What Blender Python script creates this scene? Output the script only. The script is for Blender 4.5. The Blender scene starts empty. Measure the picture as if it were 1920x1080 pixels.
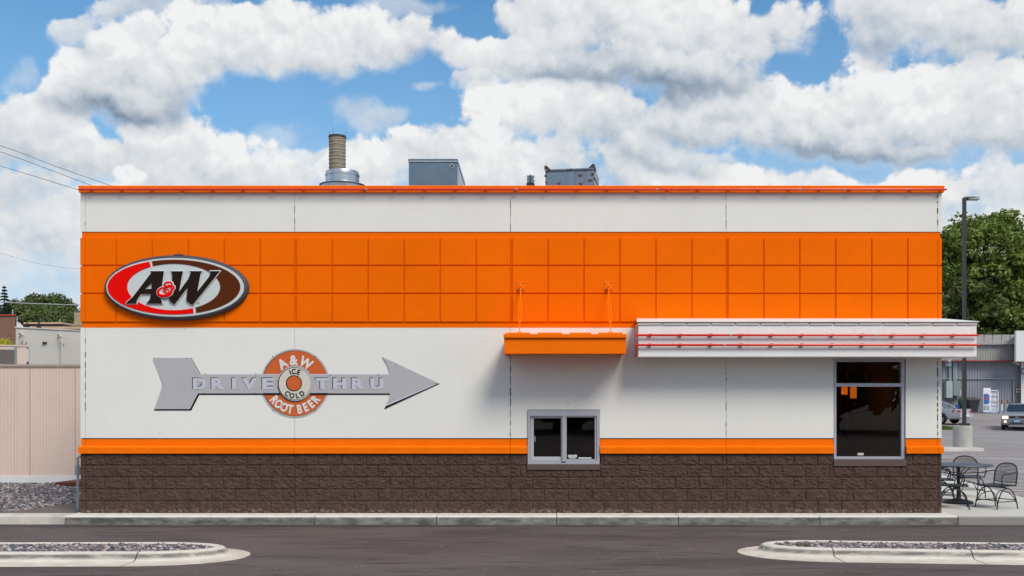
import bpy, math, random
import numpy as np
from mathutils import Vector, Matrix, Euler, noise as mnoise
R = math.radians
C = bpy.context.scene.collection
SC = bpy.context.scene

# ------------------------------------------------------------------ camera
CAMD, EYE, FPX, VX, VY = 17.0, 1.909, 1870.0, 1000.0, 752.0
cam_d = bpy.data.cameras.new('camera'); cam = bpy.data.objects.new('camera', cam_d); C.objects.link(cam)
cam.location = (0, -CAMD, EYE); cam.rotation_euler = (R(90), 0, 0)
cam_d.sensor_width = 36; cam_d.lens = FPX/1920*36
cam_d.shift_x = (960-VX)/1920; cam_d.shift_y = (VY-540)/1920
cam_d.clip_end = 3000; cam_d.clip_start = 0.1
SC.camera = cam
SC.cycles.use_adaptive_sampling = True; SC.cycles.adaptive_threshold = .02; SC.cycles.adaptive_min_samples = 16
SC.cycles.max_bounces = 6; SC.cycles.diffuse_bounces = 3; SC.cycles.glossy_bounces = 3; SC.cycles.transparent_max_bounces = 8; SC.cycles.caustics_reflective = False; SC.cycles.caustics_refractive = False
def P(px, py, Y=0.0):
    "world x, z of a photo pixel at the plane y = Y"
    d = CAMD+Y
    return (px-VX)*d/FPX, EYE+(VY-py)*d/FPX
def X(px, Y=0.0): return P(px, 0, Y)[0]
def Z(py, Y=0.0): return P(0, py, Y)[1]

# ------------------------------------------------------------------ light
SUN = Vector((0.66, -0.98, 1.28)).normalized()
ELEV = math.asin(SUN.z); AZ = math.atan2(SUN.x, SUN.y)
SC.view_settings.view_transform = 'Standard'; SC.view_settings.look = 'None'
SC.view_settings.exposure = 0.0; SC.view_settings.gamma = 1
sun_d = bpy.data.lights.new('sun', 'SUN'); sun_d.energy = 2.95; sun_d.angle = R(24); sun_d.color = (1.0, .93, .82)
sun = bpy.data.objects.new('sun', sun_d); C.objects.link(sun)
sun.rotation_euler = SUN.to_track_quat('Z', 'Y').to_euler()

world = bpy.data.worlds.new('World'); SC.world = world; world.use_nodes = True
SKY_STRENGTH = 0.10
class NT:
    def __init__(s, tree): s.t = tree; s.n = tree.nodes; s.l = tree.links
    def new(s, typ, **kw):
        n = s.n.new(typ)
        for k, v in kw.items(): setattr(n, k, v)
        return n
    def put(s, sock, v):
        if v is None: return
        if isinstance(v, bpy.types.NodeSocket): s.l.new(v, sock)
        else: sock.default_value = v
    def m(s, op, a, b=None, c=None, clamp=False):
        n = s.new('ShaderNodeMath', operation=op, use_clamp=clamp)
        for i, v in enumerate((a, b, c)):
            if v is not None: s.put(n.inputs[i], v)
        return n.outputs[0]
    def v(s, op, a, b=None, c=None):
        n = s.new('ShaderNodeVectorMath', operation=op)
        for i, q in enumerate((a, b, c)):
            if q is not None: s.put(n.inputs[i], q)
        return n.outputs['Value'] if op in ('LENGTH', 'DOT_PRODUCT', 'DISTANCE') else n.outputs[0]
    def noise(s, vec, scale, detail=4, rough=.5, dist=0, lac=2.0, col=False):
        n = s.new('ShaderNodeTexNoise')
        s.put(n.inputs['Vector'], vec); n.inputs['Scale'].default_value = scale
        n.inputs['Detail'].default_value = detail; n.inputs['Roughness'].default_value = rough
        n.inputs['Distortion'].default_value = dist; n.inputs['Lacunarity'].default_value = lac
        return n.outputs['Color' if col else 'Fac']
    def mr(s, v, a, b, c=0.0, d=1.0, typ='LINEAR', clamp=True):
        n = s.new('ShaderNodeMapRange', interpolation_type=typ, clamp=clamp)
        s.put(n.inputs[0], v)
        for i, q in enumerate((a, b, c, d)): s.put(n.inputs[i+1], q)
        return n.outputs[0]
    def mix(s, f, a, b, typ='MIX'):
        n = s.new('ShaderNodeMix', data_type='RGBA', blend_type=typ)
        s.put(n.inputs[0], f)
        for i, q in ((6, a), (7, b)):
            if isinstance(q, tuple) and len(q) == 3: q = (*q, 1)
            s.put(n.inputs[i], q)
        return n.outputs[2]
    def xyz(s, v):
        n = s.new('ShaderNodeSeparateXYZ'); s.put(n.inputs[0], v); return n.outputs
    def comb(s, x, y, z):
        n = s.new('ShaderNodeCombineXYZ')
        for i, q in enumerate((x, y, z)): s.put(n.inputs[i], q)
        return n.outputs[0]

# clouds: a procedural field laid out by compass direction and height on the sky itself
# (direction given as px, py of the view axis grid), half sizes, opacity, brightness of top, darkness of base
CLOUDS = [
 (60,440,260,80,.9,.95,.25),(420,430,300,80,.9,.9,.25),(900,430,300,80,.9,.9,.25),(1400,430,350,90,.9,.95,.2),(1850,470,260,80,.9,.9,.3),
 (0,360,150,60,1,.95,.35),(210,385,140,40,.9,1.0,.2),(470,350,130,50,1,.95,.25),(330,300,170,72,1,1.0,.35),(60,270,130,75,1,1.0,.3),(170,300,110,50,1,.95,.4),(228,330,34,26,1,1.1,.1),
 (560,320,80,40,.8,.9,.2),(700,312,80,42,1,1.05,.2),(650,335,90,30,1,.95,.2),(790,300,70,55,1,1.05,.2),(860,290,110,70,1,1.0,.35),(960,330,160,50,1,.95,.2),
 (1180,330,150,55,1,1.0,.2),(1330,345,160,50,1,1.05,.2),(1520,345,170,45,1,1.05,.2),(1720,350,160,50,1,1.05,.2),(1880,350,100,60,.9,1.0,.2),
 (1010,225,170,70,1,1.05,.35),(850,250,75,42,1,1.1,.2),(930,200,80,42,1,1.1,.15),(1130,250,130,65,.95,.95,.4),(1250,290,130,45,.9,.85,.4),
 (1340,200,110,62,1,1.05,.45),(1480,205,150,70,1,1.0,.45),(1300,235,110,45,1,.9,.5),(1600,195,150,70,1,1.05,.45),(1560,255,170,40,1,.8,.65),(1720,180,150,80,1,1.1,.4),(1850,165,110,72,1,1.1,.3),(1780,235,170,58,1,.95,.6),(1660,270,120,28,.9,.7,.6),(1950,230,100,70,1,.95,.5),
 (1820,60,150,72,1,.9,.35),(1700,40,110,75,1,.95,.4),(1660,90,70,48,.85,.72,.5),(1920,30,90,60,1,.95,.3),
 (1440,60,110,68,1,.9,.35),(1300,50,160,95,1,.95,.4),(1440,92,80,26,.7,.8,.35),(1010,40,100,85,1,1.0,.35),(1150,50,170,90,1,.95,.4),(920,115,95,50,1,.95,.35),(1030,110,130,55,1,.85,.55),(1250,130,170,55,1,.8,.7),(1110,140,150,44,.9,.66,.55),(880,155,50,22,.8,.85,.3),
 (300,30,120,55,.75,.8,.4),(200,25,60,25,.5,.75,.3),(760,5,90,16,.5,.8,.2),
 (245,95,62,48,1,1.05,.3),(215,140,90,62,1,1.05,.4),(380,85,80,50,1,1.1,.25),(350,130,110,60,1,1.0,.4),(500,75,110,55,1,1.0,.35),(640,80,120,58,1,1.05,.3),(755,75,90,48,1,.95,.35),(570,125,130,42,1,.88,.4),(440,120,110,45,1,.95,.4),
 (140,150,70,50,1,1.0,.45),(130,195,85,52,1,.95,.55),(230,190,110,60,1,.75,.75),(310,185,80,48,.9,.75,.5),(60,190,60,20,.5,.9,.3),
 (118,65,52,36,.8,.95,.35),(165,95,50,26,.5,.75,.4),(15,140,26,34,.4,.75,.4),(690,208,58,32,.55,.85,.3),(735,205,40,22,.4,.85,.3),(797,156,30,10,.5,.85,.2),(540,255,60,26,.35,.9,.2)]
def uvpx(px, py): return ((px-VX)/FPX, (VY-py)/FPX)
def build_world():
    t = NT(world.node_tree); t.n.clear()
    out = t.new('ShaderNodeOutputWorld'); bg = t.new('ShaderNodeBackground'); bg.inputs[1].default_value = SKY_STRENGTH
    sky = t.new('ShaderNodeTexSky', sky_type='NISHITA'); sky.sun_disc = False
    sky.sun_elevation = ELEV; sky.sun_rotation = AZ; sky.air_density = 1.0; sky.dust_density = 0.6; sky.ozone_density = 2.0
    dr = t.new('ShaderNodeTexCoord').outputs['Generated']
    x, y, z = t.xyz(dr)
    ay = t.m('MAXIMUM', t.m('ABSOLUTE', y), .12)
    uv = t.comb(t.m('DIVIDE', x, ay), t.m('DIVIDE', z, ay), 0.0)
    K = 1/SKY_STRENGTH
    # irregular billows, the same field looked up again a little higher gives the relief
    w = t.noise(dr, 5.5, 5, .60, col=True)
    uvw = t.v('ADD', t.v('MULTIPLY_ADD', w, (.13, .10, 0), uv), (-.065, -.05, 0))
    def field(d):
        f = t.noise(d, 17, 7, .62)
        vo = t.new('ShaderNodeTexVoronoi', feature='F1'); vo.inputs['Scale'].default_value = 21
        vo.inputs['Detail'].default_value = 2.0; vo.inputs['Roughness'].default_value = .6
        t.put(vo.inputs['Vector'], t.v('MULTIPLY_ADD', w, (.06, .06, .06), d))
        return t.m('MULTIPLY_ADD', f, .95, t.m('MULTIPLY', vo.outputs['Distance'], -.28))
    f0 = field(dr); f1 = field(t.v('ADD', dr, (.004, 0, .009)))
    F = t.m('ADD', f0, -.10)                        # centred billow height
    relief = t.m('MULTIPLY', t.m('SUBTRACT', f0, f1), .9)
    mid = t.noise(dr, 8, 5, .55)
    blue = t.mix(1.0, sky.outputs[0], (.46, 1.06, 1.36), 'MULTIPLY')
    blue = t.mix(t.mr(z, 0.04, .42, .85, .06), blue, (.40*K, .63*K, .86*K))
    col = blue
    # loose clouds overhead and all round, outside the laid-out band
    gen = t.noise(dr, 3.0, 8, .58)
    ga = t.m('MULTIPLY', t.mr(gen, .44, .56, 0, 1, 'SMOOTHSTEP'), t.mr(t.xyz(uv)[1], .40, .55, 0, 1))
    col = t.mix(ga, col, (.80*K, .82*K, .85*K))
    def ramp(v):
        cr = t.new('ShaderNodeValToRGB'); e = cr.color_ramp.elements
        stops = [(0, (.20, .27, .36)), (.25, (.36, .43, .52)), (.5, (.56, .61, .67)), (.72, (.71, .74, .77)), (.88, (.79, .805, .815)), (1, (.88, .89, .895))]
        while len(e) < len(stops): e.new(.5)
        for k, (p, c) in enumerate(stops): e[k].position = p; e[k].color = (c[0]*1, c[1]*1, c[2]*1, 1)
        t.put(cr.inputs[0], v); return cr.outputs[0]
    Fe = t.m('MULTIPLY', F, 1.9); Fs = t.m('MULTIPLY_ADD', t.m('SUBTRACT', mid, .5), .8, t.m('MULTIPLY_ADD', F, .42, relief))
    # pale layer of far cloud low in the sky
    v_ = t.xyz(uvw)[1]
    A = t.m('MULTIPLY', t.mr(v_, .27, .17, 0, 1, 'SMOOTHSTEP'), t.mr(mid, .36, .56, .35, 1)); Lm = t.m('MULTIPLY_ADD', Fs, .8, .93)
    for (px, py, rx, ry, op, br, dk) in CLOUDS:
        u0, v0 = uvpx(px, py); a, b = FPX/rx, FPX/ry
        base = t.v('MULTIPLY_ADD', t.m('ADD', A, Lm), (1e-8, 1e-8, 0), uvw)   # keeps the node chain in order
        p = t.v('MULTIPLY_ADD', base, (a, b, 0), (-u0*a, -v0*b, 0))
        ly = t.xyz(p)[1]
        L = t.v('LENGTH', p)
        e = t.m('SUBTRACT', Fe, L)                      # grows inward
        soft = t.mr(ly, -.8, .35, 1.05, .30) if op > .6 else .9
        mk = t.mr(t.m('DIVIDE', t.m('ADD', e, 1.02), soft), 0, 1, 0, op, 'SMOOTHSTEP')
        sh = t.m('ADD', t.mr(ly, -.85, .75, br-dk, br, 'SMOOTHSTEP'), Fs)
        # running mix of the shade value, and union of the cover
        Lm = t.m('MULTIPLY_ADD', t.m('SUBTRACT', sh, Lm), mk, Lm)
        A = t.m('SUBTRACT', t.m('ADD', A, mk), t.m('MULTIPLY', A, mk))
    cloud = t.mix(1.0, ramp(t.m('SUBTRACT', Lm, .12, clamp=True)), (K, K, K), 'MULTIPLY')
    col = t.mix(A, col, cloud)
    t.l.new(col, bg.inputs[0]); t.l.new(bg.outputs[0], out.inputs[0])
    world.cycles.sampling_method = 'MANUAL'; world.cycles.sample_map_resolution = 256
build_world()

# ------------------------------------------------------------------ materials
MATS = {}
def lin(c): # sRGB 0-255 -> linear
    return tuple((v/255/12.92) if v/255 <= .04045 else ((v/255+.055)/1.055)**2.4 for v in c)
def mat(name, color, rough=.6, metal=0, var=.0, vscale=4, bump=0, bscale=60, spec=.5, color2=None, c2=(.45, .65), c2scale=3, coat=0, stretch=None, extra=None, emit=None, estr=0):
    if name in MATS: return MATS[name]
    m = bpy.data.materials.new(name); m.use_nodes = True; t = NT(m.node_tree)
    b = t.n['Principled BSDF']
    co = t.new('ShaderNodeTexCoord').outputs['Object']
    if stretch: co = t.v('MULTIPLY', co, stretch)
    c = (*color, 1)
    col = None
    if color2:
        f = t.mr(t.noise(co, c2scale, 6, .6), c2[0], c2[1]); col = t.mix(f, color, color2)
    if var:
        f = t.mr(t.noise(co, vscale, 5, .6), .3, .7, 1-var, 1+var)
        col = t.mix(1.0, col if col is not None else color, t.comb(f, f, f), 'MULTIPLY')
    if extra: col = extra(t, co, col if col is not None else color)
    if col is not None: t.put(b.inputs['Base Color'], col)
    else: b.inputs['Base Color'].default_value = c
    b.inputs['Roughness'].default_value = rough; b.inputs['Metallic'].default_value = metal
    b.inputs['Specular IOR Level'].default_value = spec; b.inputs['Coat Weight'].default_value = coat
    if emit: b.inputs['Emission Color'].default_value = (*emit, 1); b.inputs['Emission Strength'].default_value = estr
    if bump:
        bn = t.new('ShaderNodeBump'); bn.inputs['Strength'].default_value = 1; bn.inputs['Distance'].default_value = bump
        t.put(bn.inputs['Height'], t.noise(co, bscale, 5, .6)); t.l.new(bn.outputs[0], b.inputs['Normal'])
    MATS[name] = m; return m
def x_streaks(dark, zs=(.25, 1), amt=.12, sc=(9, 9, .5)):
    def f(t, co, col):
        n = t.noise(t.v('MULTIPLY', co, sc), 1, 5, .65)
        return t.mix(t.mr(n, .52, .75, 0, amt), col, dark)
    return f
WHITE = mat('painted_stucco_white', (.79,.775,.725), .75, var=.03, vscale=.6, bump=.0012, bscale=220, extra=x_streaks((.42,.40,.36), amt=.05))
SEAL = mat('joint_sealant', (.52,.51,.48), .8)
DARKGAP = mat('joint_and_shade_dark', (.03,.025,.02), .9)  # near-black for open joints, also for the painted shade strip on the canopy
ORANGE = mat('orange_wall_paint', (.92,.150,.0008), .85, var=.05, vscale=1.1, bump=.0008, bscale=260, spec=.05)
ORANGE_G = mat('orange_metal_paint', (.94,.170,.001), .7, var=.05, vscale=3, spec=.08)
ORANGE_Y = mat('orange_yellow_rod_paint', (.95,.22,.003), .6, spec=.1)
def blk(t, co, col):
    z = t.xyz(co)[2]
    n = t.noise(co, 14, 6, .7)
    f = t.m('MULTIPLY', t.mr(z, .0, .09, 1, 0), t.mr(n, .48, .66))
    return t.mix(t.m('MULTIPLY', f, .75), col, (.42,.36,.33))
BLOCK = mat('brown_split_face_block', (.082,.048,.038), .9, var=.26, vscale=7, bump=.016, bscale=24, extra=blk, spec=.3)
BROWN = mat('brown_sill_paint', (.10,.065,.055), .6, var=.06)
ALU = mat('aluminium_frame', (.50,.50,.56), .38, .35, var=.04)
ALU_L = mat('aluminium_light', (.62,.62,.66), .35, .35)
RED = mat('red_tube_plastic', (.72,.030,.018), .25, spec=.6, var=.05)
RED_OR = mat('tube_clip_orange_red', (.62,.05,.012), .5)
def kerb_face_tone(t, co, col):
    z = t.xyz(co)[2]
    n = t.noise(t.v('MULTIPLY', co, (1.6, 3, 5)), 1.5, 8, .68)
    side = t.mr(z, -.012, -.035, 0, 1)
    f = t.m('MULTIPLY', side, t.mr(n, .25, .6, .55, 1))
    c = t.mix(f, col, (.082,.08,.072))  # side face coloured darker than the top, broken by noise
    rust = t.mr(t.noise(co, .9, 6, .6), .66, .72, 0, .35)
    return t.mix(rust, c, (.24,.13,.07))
KERB = mat('kerb_concrete_dark_face', (.68,.64,.57), .85, var=.10, vscale=6, bump=.002, bscale=120, extra=kerb_face_tone)
def island_kerb_tone(t, co, col):
    n = t.noise(t.v('MULTIPLY', co, (2, 9, 9)), 1.2, 8, .65)
    z = t.xyz(co)[2]
    band = t.m('MULTIPLY', t.mr(z, -.115, -.08, 0, 1), t.mr(z, -.035, -.055, 0, 1))
    c = t.mix(t.m('MULTIPLY', band, t.mr(n, .30, .55, .25, .95)), col, (.13,.122,.108))  # dark band along the curved kerb face, broken by noise
    low = t.m('MULTIPLY', t.mr(z, -.12, -.14, 0, 1), t.mr(n, .4, .6, 0, .5))
    return t.mix(low, c, (.40,.30,.22))
KERB_I = mat('island_kerb_concrete', (.62,.575,.505), .85, var=.10, vscale=5, bump=.002, bscale=120, extra=island_kerb_tone)
CONC = mat('pale_concrete', (.50,.475,.44), .85, var=.08, vscale=2, bump=.001, bscale=150, color2=(.43,.41,.38), c2scale=1.2)
CONC_D = mat('drum_concrete', (.42,.41,.37), .85, var=.12, vscale=3, bump=.002, bscale=60)
def asp(t, co, col):
    st = t.noise(t.v('MULTIPLY', co, (.35, 1.6, 1)), 1.0, 6, .6)
    c = t.mix(t.mr(st, .35, .65, 0, 1), (.062,.047,.044), (.100,.079,.074))
    pt = t.noise(t.v('MULTIPLY', co, (.6, 1.5, 1)), .5, 5, .6)
    c = t.mix(t.mr(pt, .42, .58, 0, .75), c, (.120,.098,.092))
    ag = t.noise(co, 120, 3, .7)
    c = t.mix(t.mr(ag, .35, .7, 0, .30), c, (.18,.16,.155))
    bits = t.noise(co, 16, 2, .5)
    c = t.mix(t.mr(bits, .735, .75, 0, .85), c, (.38,.33,.28))
    dk = t.noise(t.v('MULTIPLY', co, (.5, 3, 1)), 2.2, 6, .65)
    return t.mix(t.mr(dk, .55, .66, 0, .75), c, (.045,.035,.034))
ASPH = mat('weathered_asphalt', (.12,.10,.1), .88, bump=.003, bscale=180, extra=asp, spec=.25)
ASPH_S = mat('street_asphalt', (.27,.25,.245), .88, var=.12, vscale=.6, bump=.002, bscale=90, spec=.25)
ASPH_W = mat('brown_grey_walk', (.15,.118,.112), .9, var=.15, vscale=2.5, bump=.002, bscale=90, spec=.2)
PAINTW = mat('road_paint_white', (.55,.54,.52), .8, var=.2, vscale=4)
PAINTY = mat('road_paint_yellow', (.50,.33,.19), .8, var=.15, vscale=3)
BLACK = mat('black_print', (.012,.009,.011), .7, spec=.15)
DKMETAL = mat('dark_bronze_pole', (.035,.030,.033), .45, .2)
IRON = mat('black_wrought_iron', (.018,.020,.025), .38, .3, spec=.5)
TTOP = mat('table_top_steel', (.065,.08,.105), .42, .2)
SEATM = mat('chair_seat_mesh', (.035,.045,.058), .5, .2)
GALV = mat('galvanised_steel', (.50,.52,.55), .33, .85, var=.12, vscale=6)
GALV_BL = mat('bluish_sheet_metal', (.145,.205,.27), .45, .3, var=.14, vscale=1.6, bump=.001, bscale=8)
COUP = mat('tube_coupler_grey', (.34,.30,.30), .6)
GALV_L = mat('light_sheet_metal', (.50,.53,.58), .4, .4, var=.1)
def rusty(t, co, col):
    vo = t.new('ShaderNodeTexVoronoi', feature='F1'); vo.inputs['Scale'].default_value = 5.2
    t.put(vo.inputs['Vector'], t.v('MULTIPLY_ADD', t.noise(co, 14, 3, .6, col=True), (.10, .10, .10), t.v('MULTIPLY', co, (1, .2, 1.5))))
    f = t.mr(vo.outputs['Distance'], .34, .22, 0, .9)
    st = t.mr(t.noise(t.v('MULTIPLY', co, (10, 10, .6)), 1, 4, .6), .4, .7, 0, .5)
    return t.mix(f, t.mix(st, col, (.11,.14,.20)), (.13,.055,.035))
RUSTY = mat('rusty_blue_sheet_metal', (.21,.27,.36), .5, .3, extra=rusty)
RUSTD = mat('rusted_brown_edge', (.07,.035,.028), .7, var=.3, vscale=12)
def stackm(t, co, col):
    z = t.xyz(co)[2]
    return t.mix(t.mr(t.noise(co, 7, 4, .6), .62, .70, 0, .6), col, (.40,.17,.06))
STACK = mat('tan_weathered_stack', (.25,.20,.14), .7, var=.2, vscale=8, extra=stackm)
STACK_R = mat('stack_pale_band', (.48,.44,.37), .6, var=.1, vscale=9)
BEIGE = mat('beige_metal_siding', (.70,.54,.455), .55, var=.04, vscale=.8, extra=x_streaks((.38,.28,.23), amt=.2, sc=(5, 5, .3)))
BEIGE_D = mat('beige_trim', (.44,.335,.28), .55, var=.05)
BEIGE_L = mat('beige_unit_panel', (.60,.47,.39), .6)
FLASH = mat('white_membrane', (.62,.62,.63), .6, var=.08, vscale=3, bump=.01, bscale=2)
GREYWALL = mat('warm_grey_wall', (.56,.535,.485), .8, var=.05, vscale=.7, bump=.002, bscale=30)
GREYCOP = mat('pale_coping', (.62,.60,.56), .6)
def brick(t, co, col):
    b = t.new('ShaderNodeTexBrick'); b.inputs['Scale'].default_value = 4.2
    b.inputs['Color1'].default_value = (.20,.095,.06,1); b.inputs['Color2'].default_value = (.24,.12,.08,1); b.inputs['Mortar'].default_value = (.26,.17,.13,1)
    x, y, z = t.xyz(co); t.put(b.inputs['Vector'], t.comb(x, z, 0.0)); return t.mix(.85, col, b.outputs[0])
BRICK = mat('red_brown_brick', (.22,.11,.075), .85, extra=brick)
TANBRICK = mat('tan_block', (.42,.31,.20), .85, var=.15, vscale=3)
TANROOF = mat('tan_roof_edge', (.62,.40,.26), .6, var=.1)
DARK = mat('dark_opening', (.02,.018,.017), .7)
DKROOF = mat('dark_roof_membrane', (.05,.048,.05), .7)
LOUV = mat('brown_louver', (.085,.07,.062), .6)
GREYMETAL = mat('grey_corrugated_siding', (.27,.275,.32), .55, .15, var=.06, vscale=.5)
GREYFASC = mat('grey_fascia_siding', (.31,.30,.285), .6, .1, var=.12, vscale=1.2, extra=x_streaks((.42,.40,.37), amt=.35, sc=(1.2, 1.2, .3)))
ROOFMETAL = mat('weathered_metal_roof', (.33,.30,.28), .6, .2, var=.2, vscale=1.2)
PALEWALL = mat('pale_wall', (.68,.68,.67), .7, var=.03)
REDTRIM = mat('faded_red_trim', (.36,.04,.05), .6)
ELEC = mat('grey_green_cabinet', (.22,.27,.27), .5, .2, var=.06)
PIPEG = mat('conduit_grey', (.30,.34,.36), .45, .4)
PVC = mat('off_white_pipe', (.60,.57,.50), .5)
SILVER = mat('silver_car_paint', (.40,.42,.46), .32, .6, coat=.5)
SILVER_W = mat('pale_silver_car_paint', (.55,.58,.62), .3, .5, coat=.5)
CARGLASS = mat('car_glass', (.02,.035,.045), .08, spec=.8)
PLAST = mat('dark_car_plastic', (.03,.03,.033), .6)
CARGREY = mat('grey_bumper', (.16,.165,.175), .45)
TYRE = mat('tyre_rubber', (.018,.018,.018), .85)
CHROME = mat('alloy_rim', (.6,.6,.62), .3, .8)
HEADL = mat('lit_headlamp', (.8,.75,.6), .2, emit=(1,.86,.55), estr=1.3)
TAILL = mat('tail_lamp_red', (.50,.01,.015), .25)
PLATEB = mat('pale_blue_plate', (.30,.50,.62), .5)
BLUEP = mat('blue_poster', (.02,.13,.42), .5)
GREENB = mat('dark_green_bin', (.012,.11,.035), .5)
BLUEB = mat('blue_barrel', (.01,.06,.35), .5)
WHITEM = mat('white_enamel', (.72,.73,.75), .4)
ICE = mat('ice_bags', (.42,.45,.52), .5, color2=(.75,.77,.82), c2scale=6)
SIGN_S = mat('printed_silver', (.45,.435,.45), .7, var=.02, spec=.15)
SIGN_E = mat('printed_pale_silver', (.53,.535,.62), .55)
SIGN_H = mat('printed_highlight', (.60,.61,.70), .55)
SIGN_O = mat('printed_orange', (.60,.125,.035), .8, spec=.1)
SIGN_C = mat('printed_cream', (.64,.60,.52), .55)
SIGN_W = mat('printed_white', (.70,.70,.68), .55)
LOGO_W = mat('sign_face_white', (.60,.63,.63), .3, spec=.5)
LOGO_R = mat('sign_face_red', (.84,.003,.001), .5, spec=.07)
LOGO_B = mat('sign_face_brown', (.10,.022,.006), .5, spec=.07)
LOGO_K = mat('sign_letter_dark_brown', (.020,.010,.008), .5, spec=.08)
RIM_G = mat('grey_sign_rim', (.075,.072,.082), .5, 0, spec=.2)
RIM_L = mat('pale_sign_retainer', (.66,.67,.68), .3, .3)
REDBOARD = mat('maroon_board', (.14,.028,.024), .7, var=.15, vscale=9)
WIRE = mat('dark_cable', (.10,.12,.12), .6)
WIRE_L = mat('pale_cable', (.40,.42,.42), .6)
INTER = mat('dim_interior_paint', (.32,.26,.21), .8, var=.1)
INTER_L = mat('interior_column_paint', (.16,.16,.11), .8)
PEND = mat('lit_orange_shade', (.9,.25,.02), .5, emit=(1,.20,.012), estr=1.3)
PENDD = mat('lit_orange_shade_low', (.9,.20,.02), .5, emit=(1,.23,.02), estr=1.15)
def gravelm():
    m = bpy.data.materials.new('mixed_gravel'); m.use_nodes = True; t = NT(m.node_tree); b = t.n['Principled BSDF']
    g = t.new('ShaderNodeNewGeometry'); cr = t.new('ShaderNodeValToRGB'); e = cr.color_ramp.elements
    st = [(0, (.045,.05,.065)), (.2, (.16,.15,.16)), (.4, (.30,.24,.235)), (.55, (.20,.13,.12)), (.7, (.42,.39,.38)), (.85, (.10,.10,.12)), (1, (.50,.42,.40))]
    while len(e) < len(st): e.new(.5)
    for k, (p, c) in enumerate(st): e[k].position = p; e[k].color = (*c, 1)
    cr.color_ramp.interpolation = 'CONSTANT'
    t.l.new(g.outputs['Random Per Island'], cr.inputs[0]); t.l.new(cr.outputs[0], b.inputs['Base Color']); b.inputs['Roughness'].default_value = .85
    return m
GRAVEL = gravelm()
GRAVBED = mat('gravel_bed_soil', (.11,.095,.095), .95, color2=(.30,.25,.245), c2scale=22, bump=.01, bscale=25)
def glassm(name, tint, refl=1.0):
    m = bpy.data.materials.new(name); m.use_nodes = True; t = NT(m.node_tree); t.n.clear()
    o = t.new('ShaderNodeOutputMaterial'); tr = t.new('ShaderNodeBsdfTransparent'); tr.inputs[0].default_value = (*tint, 1)
    gl = t.new('ShaderNodeBsdfGlossy'); gl.inputs['Roughness'].default_value = .01
    fr = t.new('ShaderNodeFresnel'); fr.inputs[0].default_value = 1.65
    mx = t.new('ShaderNodeMixShader'); t.l.new(t.m('MULTIPLY', fr.outputs[0], refl, clamp=True), mx.inputs[0])
    t.l.new(tr.outputs[0], mx.inputs[1]); t.l.new(gl.outputs[0], mx.inputs[2]); t.l.new(mx.outputs[0], o.inputs[0]); return m
GLASS = glassm('window_glass_tinted', (.62,.58,.52), 1.25)
def meshm():
    m = bpy.data.materials.new('expanded_metal_mesh'); m.use_nodes = True; t = NT(m.node_tree); t.n.clear()
    o = t.new('ShaderNodeOutputMaterial'); tr = t.new('ShaderNodeBsdfTransparent')
    b = t.new('ShaderNodeBsdfPrincipled'); b.inputs['Base Color'].default_value = (.03,.032,.036,1); b.inputs['Roughness'].default_value = .5
    mx = t.new('ShaderNodeMixShader'); mx.inputs[0].default_value = .52
    t.l.new(tr.outputs[0], mx.inputs[1]); t.l.new(b.outputs[0], mx.inputs[2]); t.l.new(mx.outputs[0], o.inputs[0]); return m
MESHM = meshm()
def leafm(name, c1, c2, c3):
    m = bpy.data.materials.new(name); m.use_nodes = True; t = NT(m.node_tree); t.n.clear()
    o = t.new('ShaderNodeOutputMaterial'); co = t.new('ShaderNodeTexCoord').outputs['Object']
    g = t.new('ShaderNodeNewGeometry')
    c = t.mix(t.mr(t.noise(co, .55, 3, .6), .38, .62), c1, c2)
    c = t.mix(t.m('MULTIPLY', g.outputs['Random Per Island'], .55), c, c3)
    d = t.new('ShaderNodeBsdfPrincipled'); t.l.new(c, d.inputs['Base Color']); d.inputs['Roughness'].default_value = .55; d.inputs['Specular IOR Level'].default_value = .3
    tl = t.new('ShaderNodeBsdfTranslucent'); t.l.new(c, tl.inputs[0])
    mx = t.new('ShaderNodeMixShader'); mx.inputs[0].default_value = .3
    t.l.new(d.outputs[0], mx.inputs[1]); t.l.new(tl.outputs[0], mx.inputs[2]); t.l.new(mx.outputs[0], o.inputs[0]); return m
LEAF = leafm('leaves_green', (.070,.115,.018), (.18,.245,.04), (.28,.34,.08))
LEAF_D = leafm('leaves_dark_green', (.055,.085,.022), (.115,.155,.04), (.20,.24,.08))
LEAF_S = leafm('needles_dark', (.018,.032,.018), (.03,.05,.028), (.05,.07,.04))
LEAF_Y = leafm('leaves_yellow_green', (.38,.42,.02), (.55,.52,.03), (.62,.60,.08))
LEAF_G = leafm('grass_green', (.07,.13,.02), (.10,.17,.03), (.14,.20,.05))
BARK = mat('tree_bark', (.07,.055,.045), .9, var=.2, vscale=6)

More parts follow.
